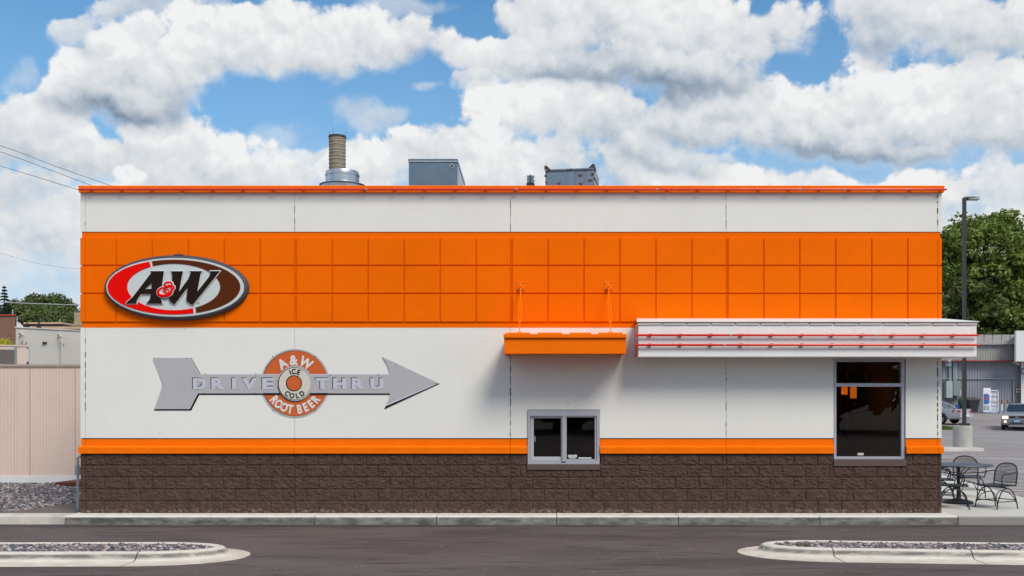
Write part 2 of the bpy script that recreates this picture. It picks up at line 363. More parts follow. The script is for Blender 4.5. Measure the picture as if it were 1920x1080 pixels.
# ------------------------------------------------------------------ mesh helpers
def wloc(o):
    v = Vector(o.location)
    while o.parent: o = o.parent; v += Vector(o.location)
    return v
class MB:
    def __init__(s): s.v = []; s.f = []
    def add(s, vs, fs):
        b = len(s.v); s.v += [tuple(p) for p in vs]; s.f += [tuple(b+i for i in q) for q in fs]; return s
    def box(s, x0, x1, y0, y1, z0, z1):
        return s.add([(x0,y0,z0),(x1,y0,z0),(x1,y1,z0),(x0,y1,z0),(x0,y0,z1),(x1,y0,z1),(x1,y1,z1),(x0,y1,z1)],
            [(0,3,2,1),(4,5,6,7),(0,1,5,4),(1,2,6,5),(2,3,7,6),(3,0,4,7)])
    def bbox(s, x0, x1, y0, y1, z0, z1, c):
        "box with its front (low y) edges chamfered"
        vs = [(x0,y1,z0),(x1,y1,z0),(x1,y1,z1),(x0,y1,z1),(x0,y0+c,z0),(x1,y0+c,z0),(x1,y0+c,z1),(x0,y0+c,z1),(x0+c,y0,z0+c),(x1-c,y0,z0+c),(x1-c,y0,z1-c),(x0+c,y0,z1-c)]
        return s.add(vs, [(0,3,2,1),(0,1,5,4),(1,2,6,5),(2,3,7,6),(3,0,4,7),(4,5,9,8),(5,6,10,9),(6,7,11,10),(7,4,8,11),(8,9,10,11)])
    def ring(s, c, ax, r, n, ph=0):
        ax = Vector(ax).normalized(); a = ax.orthogonal().normalized(); b = ax.cross(a)
        return [tuple(Vector(c)+a*(r*math.cos(2*PI*i/n+ph))+b*(r*math.sin(2*PI*i/n+ph))) for i in range(n)]
    def cyl(s, p0, p1, r0, r1=None, n=16, caps=True):
        if r1 is None: r1 = r0
        ax = Vector(p1)-Vector(p0); A = s.ring(p0, ax, r0, n); B = s.ring(p1, ax, r1, n)
        fs = [(i, (i+1)%n, n+(i+1)%n, n+i) for i in range(n)]
        if caps: fs += [tuple(range(n-1, -1, -1)), tuple(range(n, 2*n))]
        return s.add(A+B, fs)
    def tube(s, pts, r, n=8, closed=False, caps=True):
        pts = [Vector(p) for p in pts]; m = len(pts); rings = []; ref = None
        for i, p in enumerate(pts):
            a = pts[(i-1)%m] if (closed or i > 0) else p; b = pts[(i+1)%m] if (closed or i < m-1) else p
            t = (b-a).normalized()
            if ref is None: ref = t.orthogonal().normalized()
            ref = (ref-t*ref.dot(t)).normalized(); q = t.cross(ref)
            rr = r[i] if isinstance(r, (list, tuple)) else r
            rings.append([tuple(p+ref*(rr*math.cos(2*PI*k/n))+q*(rr*math.sin(2*PI*k/n))) for k in range(n)])
        vs = [v for g in rings for v in g]; fs = []
        for i in range(m if closed else m-1):
            j = (i+1)%m
            for k in range(n): fs.append((i*n+k, i*n+(k+1)%n, j*n+(k+1)%n, j*n+k))
        if caps and not closed: fs += [tuple(range(n-1, -1, -1)), tuple((m-1)*n+k for k in range(n))]
        return s.add(vs, fs)
    def lathe(s, c, prof, n=32):
        "prof: list of (radius, z)"
        vs = []; fs = []; m = len(prof)
        for (r, z) in prof:
            for k in range(n): vs.append((c[0]+r*math.cos(2*PI*k/n), c[1]+r*math.sin(2*PI*k/n), c[2]+z))
        for i in range(m-1):
            for k in range(n): fs.append((i*n+k, i*n+(k+1)%n, (i+1)*n+(k+1)%n, (i+1)*n+k))
        if prof[0][0] > 1e-4: fs.append(tuple(range(n-1, -1, -1)))
        if prof[-1][0] > 1e-4: fs.append(tuple((m-1)*n+k for k in range(n)))
        return s.add(vs, fs)
    def prism(s, poly, y0, y1):
        "poly in (x, z), extruded from y0 (front) to y1"
        n = len(poly)
        area = sum(poly[i][0]*poly[(i+1)%n][1]-poly[(i+1)%n][0]*poly[i][1] for i in range(n))
        if area < 0: poly = poly[::-1]
        vs = [(x, y0, z) for x, z in poly]+[(x, y1, z) for x, z in poly]
        fs = [tuple(range(n)), tuple(range(2*n-1, n-1, -1))]+[(i, n+i, n+(i+1)%n, (i+1)%n) for i in range(n)]
        return s.add(vs, fs)
    def slab(s, poly, z0, z1):
        "poly in (x, y) extruded up"
        n = len(poly)
        area = sum(poly[i][0]*poly[(i+1)%n][1]-poly[(i+1)%n][0]*poly[i][1] for i in range(n))
        if area < 0: poly = poly[::-1]
        vs = [(x, y, z0) for x, y in poly]+[(x, y, z1) for x, y in poly]
        fs = [tuple(range(n-1, -1, -1)), tuple(range(n, 2*n))]+[(i, (i+1)%n, n+(i+1)%n, n+i) for i in range(n)]
        return s.add(vs, fs)
    def build(s, name, m, parent=None, smooth=False, origin=None):
        me = bpy.data.meshes.new(name); o = bpy.data.objects.new(name, me); C.objects.link(o)
        base = Vector((0, 0, 0))
        if parent is not None: o.parent = parent; base = wloc(parent)
        if origin is not None: o.location = Vector(origin)-base; base = Vector(origin)
        me.from_pydata([tuple(Vector(p)-base) for p in s.v], [], s.f); me.update()
        me.materials.append(m)
        if smooth:
            me.polygons.foreach_set('use_smooth', [True]*len(me.polygons)); me.set_sharp_from_angle(angle=R(38))
        return o
PI = math.pi
def build_each(s, name, m, parent=None, smooth=False):
    "one object for every loose piece of the mesh"
    par = list(range(len(s.v)))
    def root(i):
        while par[i] != i: par[i] = par[par[i]]; i = par[i]
        return i
    for f in s.f:
        for i in f[1:]: par[root(i)] = root(f[0])
    groups = {}
    for f in s.f: groups.setdefault(root(f[0]), []).append(f)
    out = []
    for fs in groups.values():
        idx = sorted({i for f in fs for i in f}); mp = {i: k for k, i in enumerate(idx)}; q = MB()
        q.v = [s.v[i] for i in idx]; q.f = [tuple(mp[i] for i in f) for f in fs]; out.append(q.build(name, m, parent, smooth))
    return out
MB.build_each = build_each
def catmull(pts, n=5):
    P3 = [Vector(p) for p in pts]; out = []
    for i in range(len(P3)-1):
        p0 = P3[max(i-1, 0)]; p1 = P3[i]; p2 = P3[i+1]; p3 = P3[min(i+2, len(P3)-1)]
        for k in range(n):
            t = k/n; out.append(.5*((2*p1)+(p2-p0)*t+(2*p0-5*p1+4*p2-p3)*t*t+(3*p1-p0-3*p2+p3)*t**3))
    return out+[P3[-1]]
def loc_build(m, name, mt, par):
    me = bpy.data.meshes.new(name); me.from_pydata(m.v, [], m.f); me.materials.append(mt); o = bpy.data.objects.new(name, me); C.objects.link(o); o.parent = par; return o
def thing(name, label, cat, loc=(0, 0, 0), rz=0, group=None):
    o = bpy.data.objects.new(name, None); C.objects.link(o); o.location = loc; o.rotation_euler = (0, 0, rz)
    o.empty_display_size = .2
    return tag(o, label, cat, group)
def tag(o, label, cat, group=None):
    o['label'] = label; o['category'] = cat
    if group: o['group'] = group
    return o
def kind(o, k): o['kind'] = k; return o
def copy_tree(o, parent=None):
    c = o.copy(); C.objects.link(c); c.parent = parent
    for ch in o.children: copy_tree(ch, c)
    return c
def obj_mesh(o):
    "tessellated mesh data of a temporary curve or text object"
    dg = bpy.context.evaluated_depsgraph_get(); me = bpy.data.meshes.new_from_object(o.evaluated_get(dg))
    vs = [tuple(v.co) for v in me.vertices]; fs = [tuple(p.vertices) for p in me.polygons]
    bpy.data.meshes.remove(me); d = o.data; bpy.data.objects.remove(o); bpy.data.curves.remove(d)
    return vs, fs
def text_mesh(body, size=1, offset=0.0, extrude=0.0):
    cu = bpy.data.curves.new('tmp', 'FONT'); cu.body = body; cu.size = size; cu.offset = offset; cu.extrude = extrude
    cu.align_x = 'CENTER'; cu.resolution_u = 4
    o = bpy.data.objects.new('tmp', cu); C.objects.link(o); return obj_mesh(o)
def loops_mesh(loops, offset=0.0, extrude=0.0):
    "filled 2D outline(s) with holes, grown by offset"
    cu = bpy.data.curves.new('tmp', 'CURVE'); cu.dimensions = '2D'; cu.fill_mode = 'BOTH'; cu.extrude = extrude; cu.offset = offset
    for lp in loops:
        sp = cu.splines.new('POLY'); sp.points.add(len(lp)-1); sp.use_cyclic_u = True
        for k, (x, y) in enumerate(lp): sp.points[k].co = (x, y, 0, 1)
    o = bpy.data.objects.new('tmp', cu); C.objects.link(o); return obj_mesh(o)
def flat_to_wall(vs, ox, oy, oz, sx=1.0, sz=1.0):
    "a flat xy drawing stood up on the wall, facing -y"
    return [(ox+x*sx, oy-z, oz+y*sz) for x, y, z in vs]

# ------------------------------------------------------------------ ground
def gz(y):
    if y < 34: return -.15
    if y < 64: return -.15+1.15*(y-34)/30
    return 1.0
def ground():
    m = MB(); ys = [-400, -120, -60, -30, -12, -4, 0, 6, 14, 24, 34, 38, 44, 50, 56, 64, 90, 150, 300, 900]
    xs = [-900, -200, -60, -20, 0, 20, 60, 200, 900]
    vs = [(x, y, gz(y)) for y in ys for x in xs]; n = len(xs)
    m.add(vs, [(j*n+i, j*n+i+1, (j+1)*n+i+1, (j+1)*n+i) for j in range(len(ys)-1) for i in range(n-1)])
    kind(m.build('ground', ASPH), 'structure')
ground()
ASPH_L = mat('lot_asphalt', (.285,.255,.248), .88, var=.16, vscale=.9, bump=.002, bscale=90, spec=.2, color2=(.20,.175,.17), c2scale=.8, c2=(.52,.64), stretch=(.4, 1.6, 1))
m = MB(); m.add([(4,3.0,-.1478),(90,3.0,-.1478),(90,27.5,-.1478),(4,27.5,-.1478)], [(0,1,2,3)]); m.add([(8.5,2.2,-.1478),(90,.6,-.1478),(90,3.0,-.1478),(8.5,3.0,-.1478)], [(0,1,2,3)]); kind(m.build('parking_lot', ASPH_L), 'structure')
m = MB(); m.add([(20,42,gz(42)+.003),(90,42,gz(42)+.003),(90,64,1.003),(20,64,1.003)], [(0,1,2,3)]); kind(m.build('far_lot', ASPH_L), 'structure')
# street beyond the lot, its kerb line, yellow line
m = MB(); m.add([(-60,27.5,-.146),(120,27.5,-.146),(120,33.9,-.146),(-60,33.9,-.146)], [(0,1,2,3)])
m.add([(-60,33.9,-.146),(120,33.9,-.146),(120,42,gz(42)+.004),(-60,42,gz(42)+.004)], [(0,1,2,3)]); kind(m.build('street', ASPH_S), 'structure')
m = MB(); m.add([(-60,33.0,-.142),(120,32.2,-.142),(120,32.55,-.142),(-60,33.4,-.142)], [(0,1,2,3)]); kind(m.build('street_marking', PAINTY), 'structure')
# parking bay lines right of the building
m = MB()
def gline(pa, pb, w=.10):
    def gp(px, py):
        d = 2.055*FPX/(py-VY); return Vector(((px-VX)*d/FPX, d-CAMD, -.1425))
    a, b = gp(*pa), gp(*pb); t = (b-a).normalized(); n = Vector((-t.y, t.x, 0))*w/2
    m.add([a-n, b-n, b+n, a+n], [(0,1,2,3)])
for a, b, w in (((1730,857.5),(1960,861.5),.24),((1730,856),(1960,852),.10),((1730,890),(1960,872.5),.12),((1730,884),(1960,886),.14),((1860,886.5),(1960,881),.12),((1800,903),(1960,902),.12),((1800,921),(1960,919.5),.12)): gline(a, b, w)
kind(m.build('parking_lines', PAINTW), 'structure')

# kerb along the building, profile swept along x with joints
def sweep_x(m, x0, x1, prof):
    n = len(prof); vs = [(x0, y, z) for y, z in prof]+[(x1, y, z) for y, z in prof]
    m.add(vs, [(i, n+i, n+(i+1)%n, (i+1)%n) for i in range(n)]+[tuple(range(n)), tuple(range(2*n-1, n-1, -1))])
def kprof(w, h=.145, r=.03, y1=.12):
    p = [(y1, -.3), (y1, 0)]
    for k in range(6):
        a = PI/2*k/5; p.append((-w+r-r*math.sin(a), -r+r*math.cos(a)))
    p += [(-w-.012, -h), (-w-.012, -.3)]; return p
m = MB(); js = [-7.79, X(591,-.4), X(819,-.4), X(1044,-.4), X(1272,-.4), X(1536,-.4), 7.055]
for a, b in zip(js[:-1], js[1:]): sweep_x(m, a+.006, b-.006, kprof(.43))
kind(m.build('kerb', KERB, smooth=True), 'structure')
m = MB(); sweep_x(m, -16, -7.81, kprof(.36, y1=.0)); kind(m.build('kerb', mat('clean_kerb_concrete', (.56,.52,.455), .85, var=.12, vscale=5, bump=.003, bscale=60, color2=(.40,.37,.33), c2scale=2.2, c2=(.5,.75)), smooth=True), 'structure')
# patio slab right of the building
m = MB(); m.slab([(7.060,-.442),(30,-.442),(30,1.9),(9.68,2.62),(9.87,3.76),(10.33,7.4),(10.6,8.9),(10.6,12),(6.965,12),(6.965,.125),(7.060,.125)], -.3, -.001)
po = kind(m.build('patio', mat('patio_concrete', (.53,.505,.46), .85, var=.07, vscale=1.4, bump=.001, bscale=120, extra=lambda t, co, c: t.mix(t.mr(t.xyz(co)[2], -.012, -.03, 0, .75), c, (.19,.175,.16)))), 'structure')
# gutter strip, coloured darker than the asphalt, along the building kerb
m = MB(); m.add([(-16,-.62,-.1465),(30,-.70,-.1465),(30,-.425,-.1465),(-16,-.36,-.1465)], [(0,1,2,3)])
kind(m.build('gutter', mat('gutter_dark_tone', (.050,.040,.038), .9, var=.3, vscale=1.5, color2=(.10,.082,.077), c2scale=.7)), 'structure')

# gravel bed + walk left
m = MB(); m.slab([(-16,.0),(-9.4,.0),(-9.02,.35),(-8.35,3.0),(-8.2,6.3),(-16,6.3)], -.3, -.035); kind(m.build('gravel_bed', GRAVBED), 'structure')
m = MB(); m.slab([(-9.4,.0),(-7.81,.0),(-7.73,.02),(-7.73,12),(-8.2,12),(-8.2,6.3),(-8.35,3.0),(-9.02,.35)], -.3, -.006); kind(m.build('walkway', ASPH_W), 'structure')
rng = np.random.default_rng(7)
ICO_V = np.array([(0,0,1),(.894,0,.447),(.276,.851,.447),(-.724,.526,.447),(-.724,-.526,.447),(.276,-.851,.447),(.724,.526,-.447),(-.276,.851,-.447),(-.894,0,-.447),(-.276,-.851,-.447),(.724,-.526,-.447),(0,0,-1)])
ICO_F = np.array([(0,1,2),(0,2,3),(0,3,4),(0,4,5),(0,5,1),(1,6,2),(2,7,3),(3,8,4),(4,9,5),(5,10,1),(2,6,7),(3,7,8),(4,8,9),(5,9,10),(1,10,6),(6,11,7),(7,11,8),(8,11,9),(9,11,10),(10,11,6)])
def np_mesh(name, V, F, m, parent=None):
    me = bpy.data.meshes.new(name); V = np.asarray(V, np.float32).reshape(-1, 3); F = np.asarray(F, np.int32); k = F.shape[1]
    me.vertices.add(len(V)); me.vertices.foreach_set('co', V.ravel()); me.loops.add(F.size); me.loops.foreach_set('vertex_index', F.ravel())
    me.polygons.add(len(F)); me.polygons.foreach_set('loop_start', np.arange(0, F.size, k, dtype=np.int32))
    me.update(calc_edges=True); me.materials.append(m)
    o = bpy.data.objects.new(name, me); C.objects.link(o)
    if parent is not None: o.parent = parent
    return o
def stones(pts, size, zb):
    n = len(pts); s = size*rng.uniform(.6, 1.35, (n, 1, 1))*rng.uniform(.65, 1.2, (n, 1, 3)); s[:, :, 2] *= .75
    V = ICO_V[None]*s*(1+rng.uniform(-.22, .22, (n, 12, 1)))
    a = rng.uniform(0, 2*np.pi, n); c, q = np.cos(a)[:, None], np.sin(a)[:, None]
    x = V[:, :, 0]*c-V[:, :, 1]*q; y = V[:, :, 0]*q+V[:, :, 1]*c
    V = np.stack([x, y, V[:, :, 2]], 2); V[:, :, 0] += pts[:, 0:1]; V[:, :, 1] += pts[:, 1:2]; V[:, :, 2] += zb+rng.uniform(-.008, .022, (n, 1))
    F = (ICO_F[None]+(np.arange(n)*12)[:, None, None]).reshape(-1, 3); return V.reshape(-1, 3), F
pts = np.column_stack([rng.uniform(-14.5, -8.15, 21000), rng.uniform(.03, 6.25, 21000)])
edge = np.interp(pts[:, 1], [0, .35, 3.0, 6.3], [-9.4, -9.02, -8.35, -8.2])
pts = pts[pts[:, 0] < edge-.02+rng.uniform(-.05, .03, len(pts))]
tag(kind(np_mesh('gravel', *stones(pts, .038, -.03), GRAVEL), 'stuff'), 'mixed grey and pink gravel filling the bed left of the orange building', 'gravel')

# traffic islands with rolled kerb
def island(L, W, nose, rot, loc, joints, name_label):
    "kerb line outline: long straight strip going -x from a rounded nose at the origin (+x tip)"
    path = []
    N = 22
    for k in range(N+1):
        a = -PI/2+PI*k/N
        c, s_ = math.cos(a), math.sin(a)
        path.append(Vector((-nose+nose*c, W/2*s_, 0)))
    # near side straight (y = -W/2) coming from far left
    near = [Vector((-L+(L-nose)*k/40.0, -W/2, 0)) for k in range(40)]
    far = [Vector((-nose-(L-nose)*k/40.0, W/2, 0)) for k in range(1, 41)]
    pth = near+path+far
    prof = [(-.13,-.09),(-.13,-.034),(-.115,-.028),(-.02,-.028),(.005,-.036),(.03,-.056),(.05,-.085),(.07,-.112),(.095,-.126),(.16,-.132),(.34,-.1445),(.34,-.2)]
    tan = []
    for i in range(len(pth)):
        a = pth[max(i-1, 0)]; b = pth[min(i+1, len(pth)-1)]; tan.append((b-a).normalized())
    m = MB(); vs = []
    for p, t in zip(pth, tan):
        n = Vector((t.y, -t.x, 0))
        for o, z in prof:
            q = p+n*o; wob = .003*mnoise.noise(Vector((q.x*4+loc[0], q.y*4, 0))); vs.append((q.x, q.y, z+wob))
    k = len(prof); fs = []
    for i in range(len(pth)-1):
        for j in range(k-1): fs.append((i*k+j, i*k+j+1, (i+1)*k+j+1, (i+1)*k+j))
    m.add(vs, fs)
    ca, sa = math.cos(rot), math.sin(rot)
    def T(p): return (loc[0]+p[0]*ca-p[1]*sa, loc[1]+p[0]*sa+p[1]*ca, p[2])
    m.v = [T(p) for p in m.v]
    o = kind(m.build('island_kerb', KERB_I, smooth=True), 'structure')
    jm = MB()
    for (jx, sd) in joints:
        pr = [(a, b+.0015) for a, b in prof[1:-1]]
        y0 = sd*W/2; w = .007
        for i in range(len(pr)-1):
            (a, za), (b, zb) = pr[i], pr[i+1]; f = .35 if a > .05 else 0
            sh = lambda q: -.28*max(q-.06, 0)
            q = [(jx-w+sh(a), y0+sd*a, za), (jx+w+sh(a), y0+sd*a, za), (jx+w+sh(b), y0+sd*b, zb), (jx-w+sh(b), y0+sd*b, zb)]
            jm.add([T(p) for p in q], [(0,1,2,3)])
    if joints: kind(jm.build('kerb_joint', DARKGAP), 'structure')
    bed = MB(); ip = []
    for p, t in zip(pth, tan):
        n = Vector((t.y, -t.x, 0)); q = p-n*.125; ip.append(T((q.x, q.y, 0))[:2])
    bed.slab(ip, -.2, -.075); kind(bed.build('island_bed', GRAVBED), 'structure')
    n = int(L*W*1050); q = np.column_stack([rng.uniform(-L, 0, n), rng.uniform(-W/2+.15, W/2-.15, n)])
    hw = np.where(q[:, 0] > -nose, (W/2-.15)*np.sqrt(np.clip(1-((q[:, 0]+nose)/(nose-.15))**2, 0, 1)), W/2-.15)
    q = q[np.abs(q[:, 1]) < hw]
    w = np.column_stack([loc[0]+q[:, 0]*ca-q[:, 1]*sa, loc[1]+q[:, 0]*sa+q[:, 1]*ca])
    tag(kind(np_mesh('gravel', *stones(w, .030, -.062), GRAVEL), 'stuff'), name_label, 'gravel')
island(9, .98, 1.0, R(1.0), (-4.12, -3.74, 0), [(-.95, -1), (-3.05, -1)], 'mixed gravel inside the left kerbed island of the drive lane')
# the right one points the other way
island(9, .84, .85, R(180-5.5), (3.12, -3.43, 0), [(-.85, 1), (-2.6, 1), (-1.1, -1), (-3.2, -1)], 'mixed gravel inside the right kerbed island with a small weed')
wd = thing('weed', 'small green weed sprouting in the gravel of the right island', 'weed', (X(1505, -3.6), -3.6, -.05))
m = MB()
for k in range(9):
    a = k*2.4; l = .05+.02*(k%3)
    m.add([(wd.location.x, wd.location.y, -.05), (wd.location.x+l*math.cos(a+.3), wd.location.y+l*math.sin(a+.3), -.02), (wd.location.x+1.3*l*math.cos(a), wd.location.y+1.3*l*math.sin(a), .0), (wd.location.x+l*math.cos(a-.3), wd.location.y+l*math.sin(a-.3), -.015)], [(0,1,2,3)])
m.build('leaf', LEAF_G, wd)

# ------------------------------------------------------------------ restaurant building
XL, XR = X(151), X(1765.5)          # facade ends
ZT, DEP = Z(349), 12.0
SEAMS = [X(160), X(552.5), X(957), X(1361.5), X(1758)]
B = thing('restaurant_building', 'white and orange single storey restaurant with brown block base and orange parapet edge', 'building', ((XL+XR)/2, 6, 0))
DW = (X(989), X(1124.5), Z(870), Z(768))       # drive-through window opening
NW = (X(1563), X(1697.5), Z(861), Z(672.5))    # dining window opening
def wall_cells(m, x0, x1, z0, z1, y0, y1, ops):
    ops = [o for o in ops if o[0] < x1 and o[1] > x0 and o[2] < z1 and o[3] > z0]
    xs = sorted({x0, x1, *[min(max(o[0], x0), x1) for o in ops], *[min(max(o[1], x0), x1) for o in ops]})
    for a, b in zip(xs[:-1], xs[1:]):
        if b-a < 1e-5: continue
        hit = [o for o in ops if o[0] < (a+b)/2 < o[1]]
        z = z0
        for o in sorted(hit, key=lambda q: q[2]):
            if o[2] > z: m.box(a, b, y0, y1, z, o[2])
            z = o[3]
        if z < z1: m.box(a, b, y0, y1, z, z1)
def panel_wall(name, z0, z1, y0, matl):
    m = MB(); xs = [XL]+SEAMS+[XR]; g = .005
    for a, b in zip(xs[:-1], xs[1:]):
        wall_cells(m, a+(g if a != XL else 0), b-(g if b != XR else 0), z0, z1, y0, .22, [DW, NW])
    w = m.build(name, matl, B)
    s = MB()
    for x in SEAMS: s.box(x-.0045, x+.0045, y0+.003, .1, z0+.002, z1-.002)
    s.build_each('joint_sealant', SEAL, w)
    return w
uw = panel_wall('upper_wall', Z(434.5), Z(361), 0, WHITE)
lw = panel_wall('lower_wall', Z(821.5), Z(614.5), 0, WHITE)
random.seed(5)
m = MB()
def dashes(x, ya, yb, dens, w=.007):
    y = ya
    while y < yb:
        L = random.uniform(3, 17); w2 = w*random.uniform(.6, 1.2)
        if random.random() < dens:
            e = min(y+L, yb); dx = random.uniform(-.002, .002)
            m.box(x-w2+dx, x+w2+dx, -.0025, .02, Z(e), Z(y))
        y += L+random.uniform(2, 9)
dashes(SEAMS[1], 366, 431, .25, .004); dashes(SEAMS[2], 376, 434, .75, .005); dashes(SEAMS[3], 368, 433, .7, .005); dashes(SEAMS[4], 366, 400, .95, .008); dashes(SEAMS[4], 412, 430, .6, .006); dashes(SEAMS[0], 384, 434, .3, .005)
m.build_each('open_joint', DARKGAP, uw)
m = MB()
dashes(SEAMS[0], 635, 818, .6, .006); dashes(SEAMS[1], 788, 818, .4, .004); dashes(SEAMS[2], 668, 818, .88, .0065); dashes(SEAMS[3], 690, 820, .8, .005); dashes(SEAMS[4], 676, 816, .95, .008)
m.build_each('open_joint', DARKGAP, lw)
m = MB()   # little scuffs and screw holes
for px, py in ((347,617),(1169,706),(1172,725),(1066,757),(1064,755),(1708,700),(905,640),(300,812)): x, z = P(px, py); m.box(x-.006, x+.006, -.002, .01, z-.006, z+.008)
m.build_each('scuff_mark', mat('scuff_brown', (.30,.20,.14), .8), lw)
# orange tile band
m = MB(); m.box(XL+.02, XR-.02, .012, .22, Z(614), Z(435)); tb = m.build('tile_band', ORANGE, B)
m = MB(); tx = [XL]+[X(218.2+67.43*k) for k in range(23)]+[XR]
rows = [(445.5, 497.5), (498.5, 550), (551, 604)]
rnd = random.Random(3)
for a, b in zip(tx[:-1], tx[1:]):
    for (ya, yb) in rows:
        cuts = [x for x in SEAMS if a+.02 < x < b-.02]
        xs = [a+(.008 if a != XL else 0)]
        for c in cuts: xs += [c-.003, c+.003]
        xs += [b-(.008 if b != XR else 0)]
        dy = rnd.uniform(-.0012, .0012)
        for i in range(0, len(xs), 2): m.bbox(xs[i], xs[i+1], -.012+dy, .02, Z(yb)+.006, Z(ya)-.006, .004)
m.build('wall_tiles', ORANGE, tb)
# lower orange trim
m = MB(); xs = [XL]+SEAMS+[XR]
for a, b in zip(xs[:-1], xs[1:]):
    wall_cells(m, a+(.003 if a != XL else .01), b-(.003 if b != XR else .01), Z(836), Z(823.5), .004, .22, [DW, NW])
for a, b in zip(xs[:-1], xs[1:]):
    for (c, d) in [(a, b)]:
        segs = [(c, d)]
        for o in (DW, NW): segs = [q for s_, e in segs for q in ((s_, min(e, o[0])), (max(s_, o[1]), e)) if q[1]-q[0] > .01]
        for s_, e in segs:
            pr = [(-.055, Z(850)), (-.055, Z(838.5)), (-.028, Z(836)), (.03, Z(836)), (.03, Z(850))]
            e0 = s_-(.018 if s_ == XL else -.003); e1 = e+(.018 if e == XR else -.003)
            vs = [(e0, y, z) for y, z in pr]+[(e1, y, z) for y, z in pr]; n = 5
            m.add(vs, [(i, (i+1)%n, n+(i+1)%n, n+i) for i in range(n)]+[tuple(range(n-1, -1, -1)), tuple(range(n, 2*n))])
m.build_each('trim_band', ORANGE_G, B)
m = MB(); wall_cells(m, XL, XR, Z(823.5)+.001, Z(821.5)-.004, .03, .21, [DW, NW]); m.build('wall_joint', DARKGAP, B)
# split-face block base
def block_base():
    V = []; F = []; m = MB()
    zt = Z(850.3); ch = (zt-.0)/5; x0 = X(552.3); pit = 44.55/110
    for r in range(5):
        z1 = zt-r*ch; z0 = z1-ch
        off = 0 if r%2 == 0 else pit/2
        ks = [x0+off+pit*k for k in range(-12, 32)]
        ks = [k for k in ks if XL+.03 < k < XR-.03]
        for s_ in SEAMS: ks = [k for k in ks if abs(k-s_) > .03]+[s_]
        ks = sorted(ks+[XL, XR])
        for a, b in zip(ks[:-1], ks[1:]):
            segs = [(a, b, z1)]
            for (ox0, ox1, oz) in ((DW[0], DW[1], Z(881)), (NW[0], NW[1], Z(874))):
                if z1 > oz+.01:
                    out = []
                    for s_, e, zz in segs:
                        if e <= ox0-.01 or s_ >= ox1+.01: out.append((s_, e, zz)); continue
                        out += [(s_, min(e, ox0-.01), zz), (max(s_, ox1+.01), e, zz)]
                        if oz-z0 > .03: out.append((max(s_, ox0-.01), min(e, ox1+.01), oz-.002))
                    segs = [q for q in out if q[1]-q[0] > .02]
            for s_, e, zz in segs:
                chh = zz-z0
                nx = max(2, int((e-s_)/.022)); nz = 9; j = .003
                grid = []
                tilt = random.uniform(-.003, .003)
                for iz in range(nz+1):
                    for ix in range(nx+1):
                        u, w = ix/nx, iz/nz
                        x = s_+j+(e-s_-2*j)*u; z = z0+j+(chh-2*j)*w
                        ed = min(u*(e-s_), (1-u)*(e-s_), w*chh, (1-w)*chh)
                        k = min(1, ed/.012)
                        p = Vector((x*9, z*9, r*3.1))
                        h = .008+.011*mnoise.fractal(Vector((x*17+z*13, z*24, 1.7)), .6, 2.1, 5)+tilt*(u-.5)
                        y = -.004-max(h, .0)*k*1.25-.002*k
                        grid.append((x, y, z))
                fs = [(iz*(nx+1)+ix, iz*(nx+1)+ix+1, (iz+1)*(nx+1)+ix+1, (iz+1)*(nx+1)+ix) for iz in range(nz) for ix in range(nx)]
                m.add(grid, fs)
    # mortar bed behind, with openings
    wall_cells(m, XL+.002, XR-.002, -.25, zt-.002, .0, .22, [(DW[0]-.01, DW[1]+.01, Z(881), 3), (NW[0]-.01, NW[1]+.01, Z(874), 3)])
    return m.build('block_base', BLOCK, B)
block_base()
# parapet coping and red tube
m = MB(); zs = Z(361.5); ze = ZT
cs = [X(149.5), X(420), X(688), X(830), X(1152), X(1420), X(1768.5)]
for a, b in zip(cs[:-1], cs[1:]):
    pr = [(-.045, zs), (-.055, ze-.012), (-.045, ze), (.30, ze-.02), (.30, ze-.30), (.0, ze-.30), (.0, zs-.02), (-.01, zs-.02)]
    pr = [(-.045, zs), (-.055, ze-.012), (-.045, ze), (.28, ze-.015), (.28, zs-.0), ]
    n = len(pr); vs = [(a+.001, y, z) for y, z in pr]+[(b-.001, y, z) for y, z in pr]
    m.add(vs, [(i, (i+1)%n, n+(i+1)%n, n+i) for i in range(n)]+[tuple(range(n-1, -1, -1)), tuple(range(n, 2*n))])
cop = m.build('coping', ORANGE_G, B)
ts = MB(); Yt = -.11; segs = [(146, 686), (687.5, 968), (969, 1232), (1233.5, 1500), (1501, 1582), (1583.5, 1776)]
zt0 = Z(355.2, Yt)
for a, b in segs: ts.tube([(X(a, Yt)+.0, Yt, zt0), (X(a, Yt)+.04, Yt, zt0), (X(b, Yt)-.04, Yt, zt0), (X(b, Yt), Yt, zt0)], [.007 if a == 146 else .018, .020, .020, .007 if b == 1776 else .018], 10)
ts.build_each('light_tube', RED, cop, smooth=True)
cl = MB()
for px in (687, 968.5, 1233, 1500.5, 1583): x = X(px, Yt); cl.cyl((x-.018, Yt, zt0), (x+.018, Yt, zt0), .0212, n=10)
cl.build_each('tube_coupler', COUP, cop, smooth=True)
ck = MB()
for px in range(170, 1770, 57): x = X(px, Yt); ck.box(x-.020, x+.020, Yt+.010, -.06, zt0-.004, zt0+.019)
ck.build_each('tube_clip', RED_OR, cop)
# side, back walls, parapet, roof
m = MB(); m.box(XL+.002, XL+.2, .22, DEP, -.25, ZT-.02); m.box(XR-.2, XR-.002, .22, DEP, -.25, ZT-.02); m.box(XL+.002, XR-.002, DEP, DEP+.2, -.25, ZT-.02)
m.build('side_wall', WHITE, B)
m = MB(); m.box(XL+.2, XR-.2, .22, DEP, 4.85, 5.0); m.build('roof', DKROOF, B)
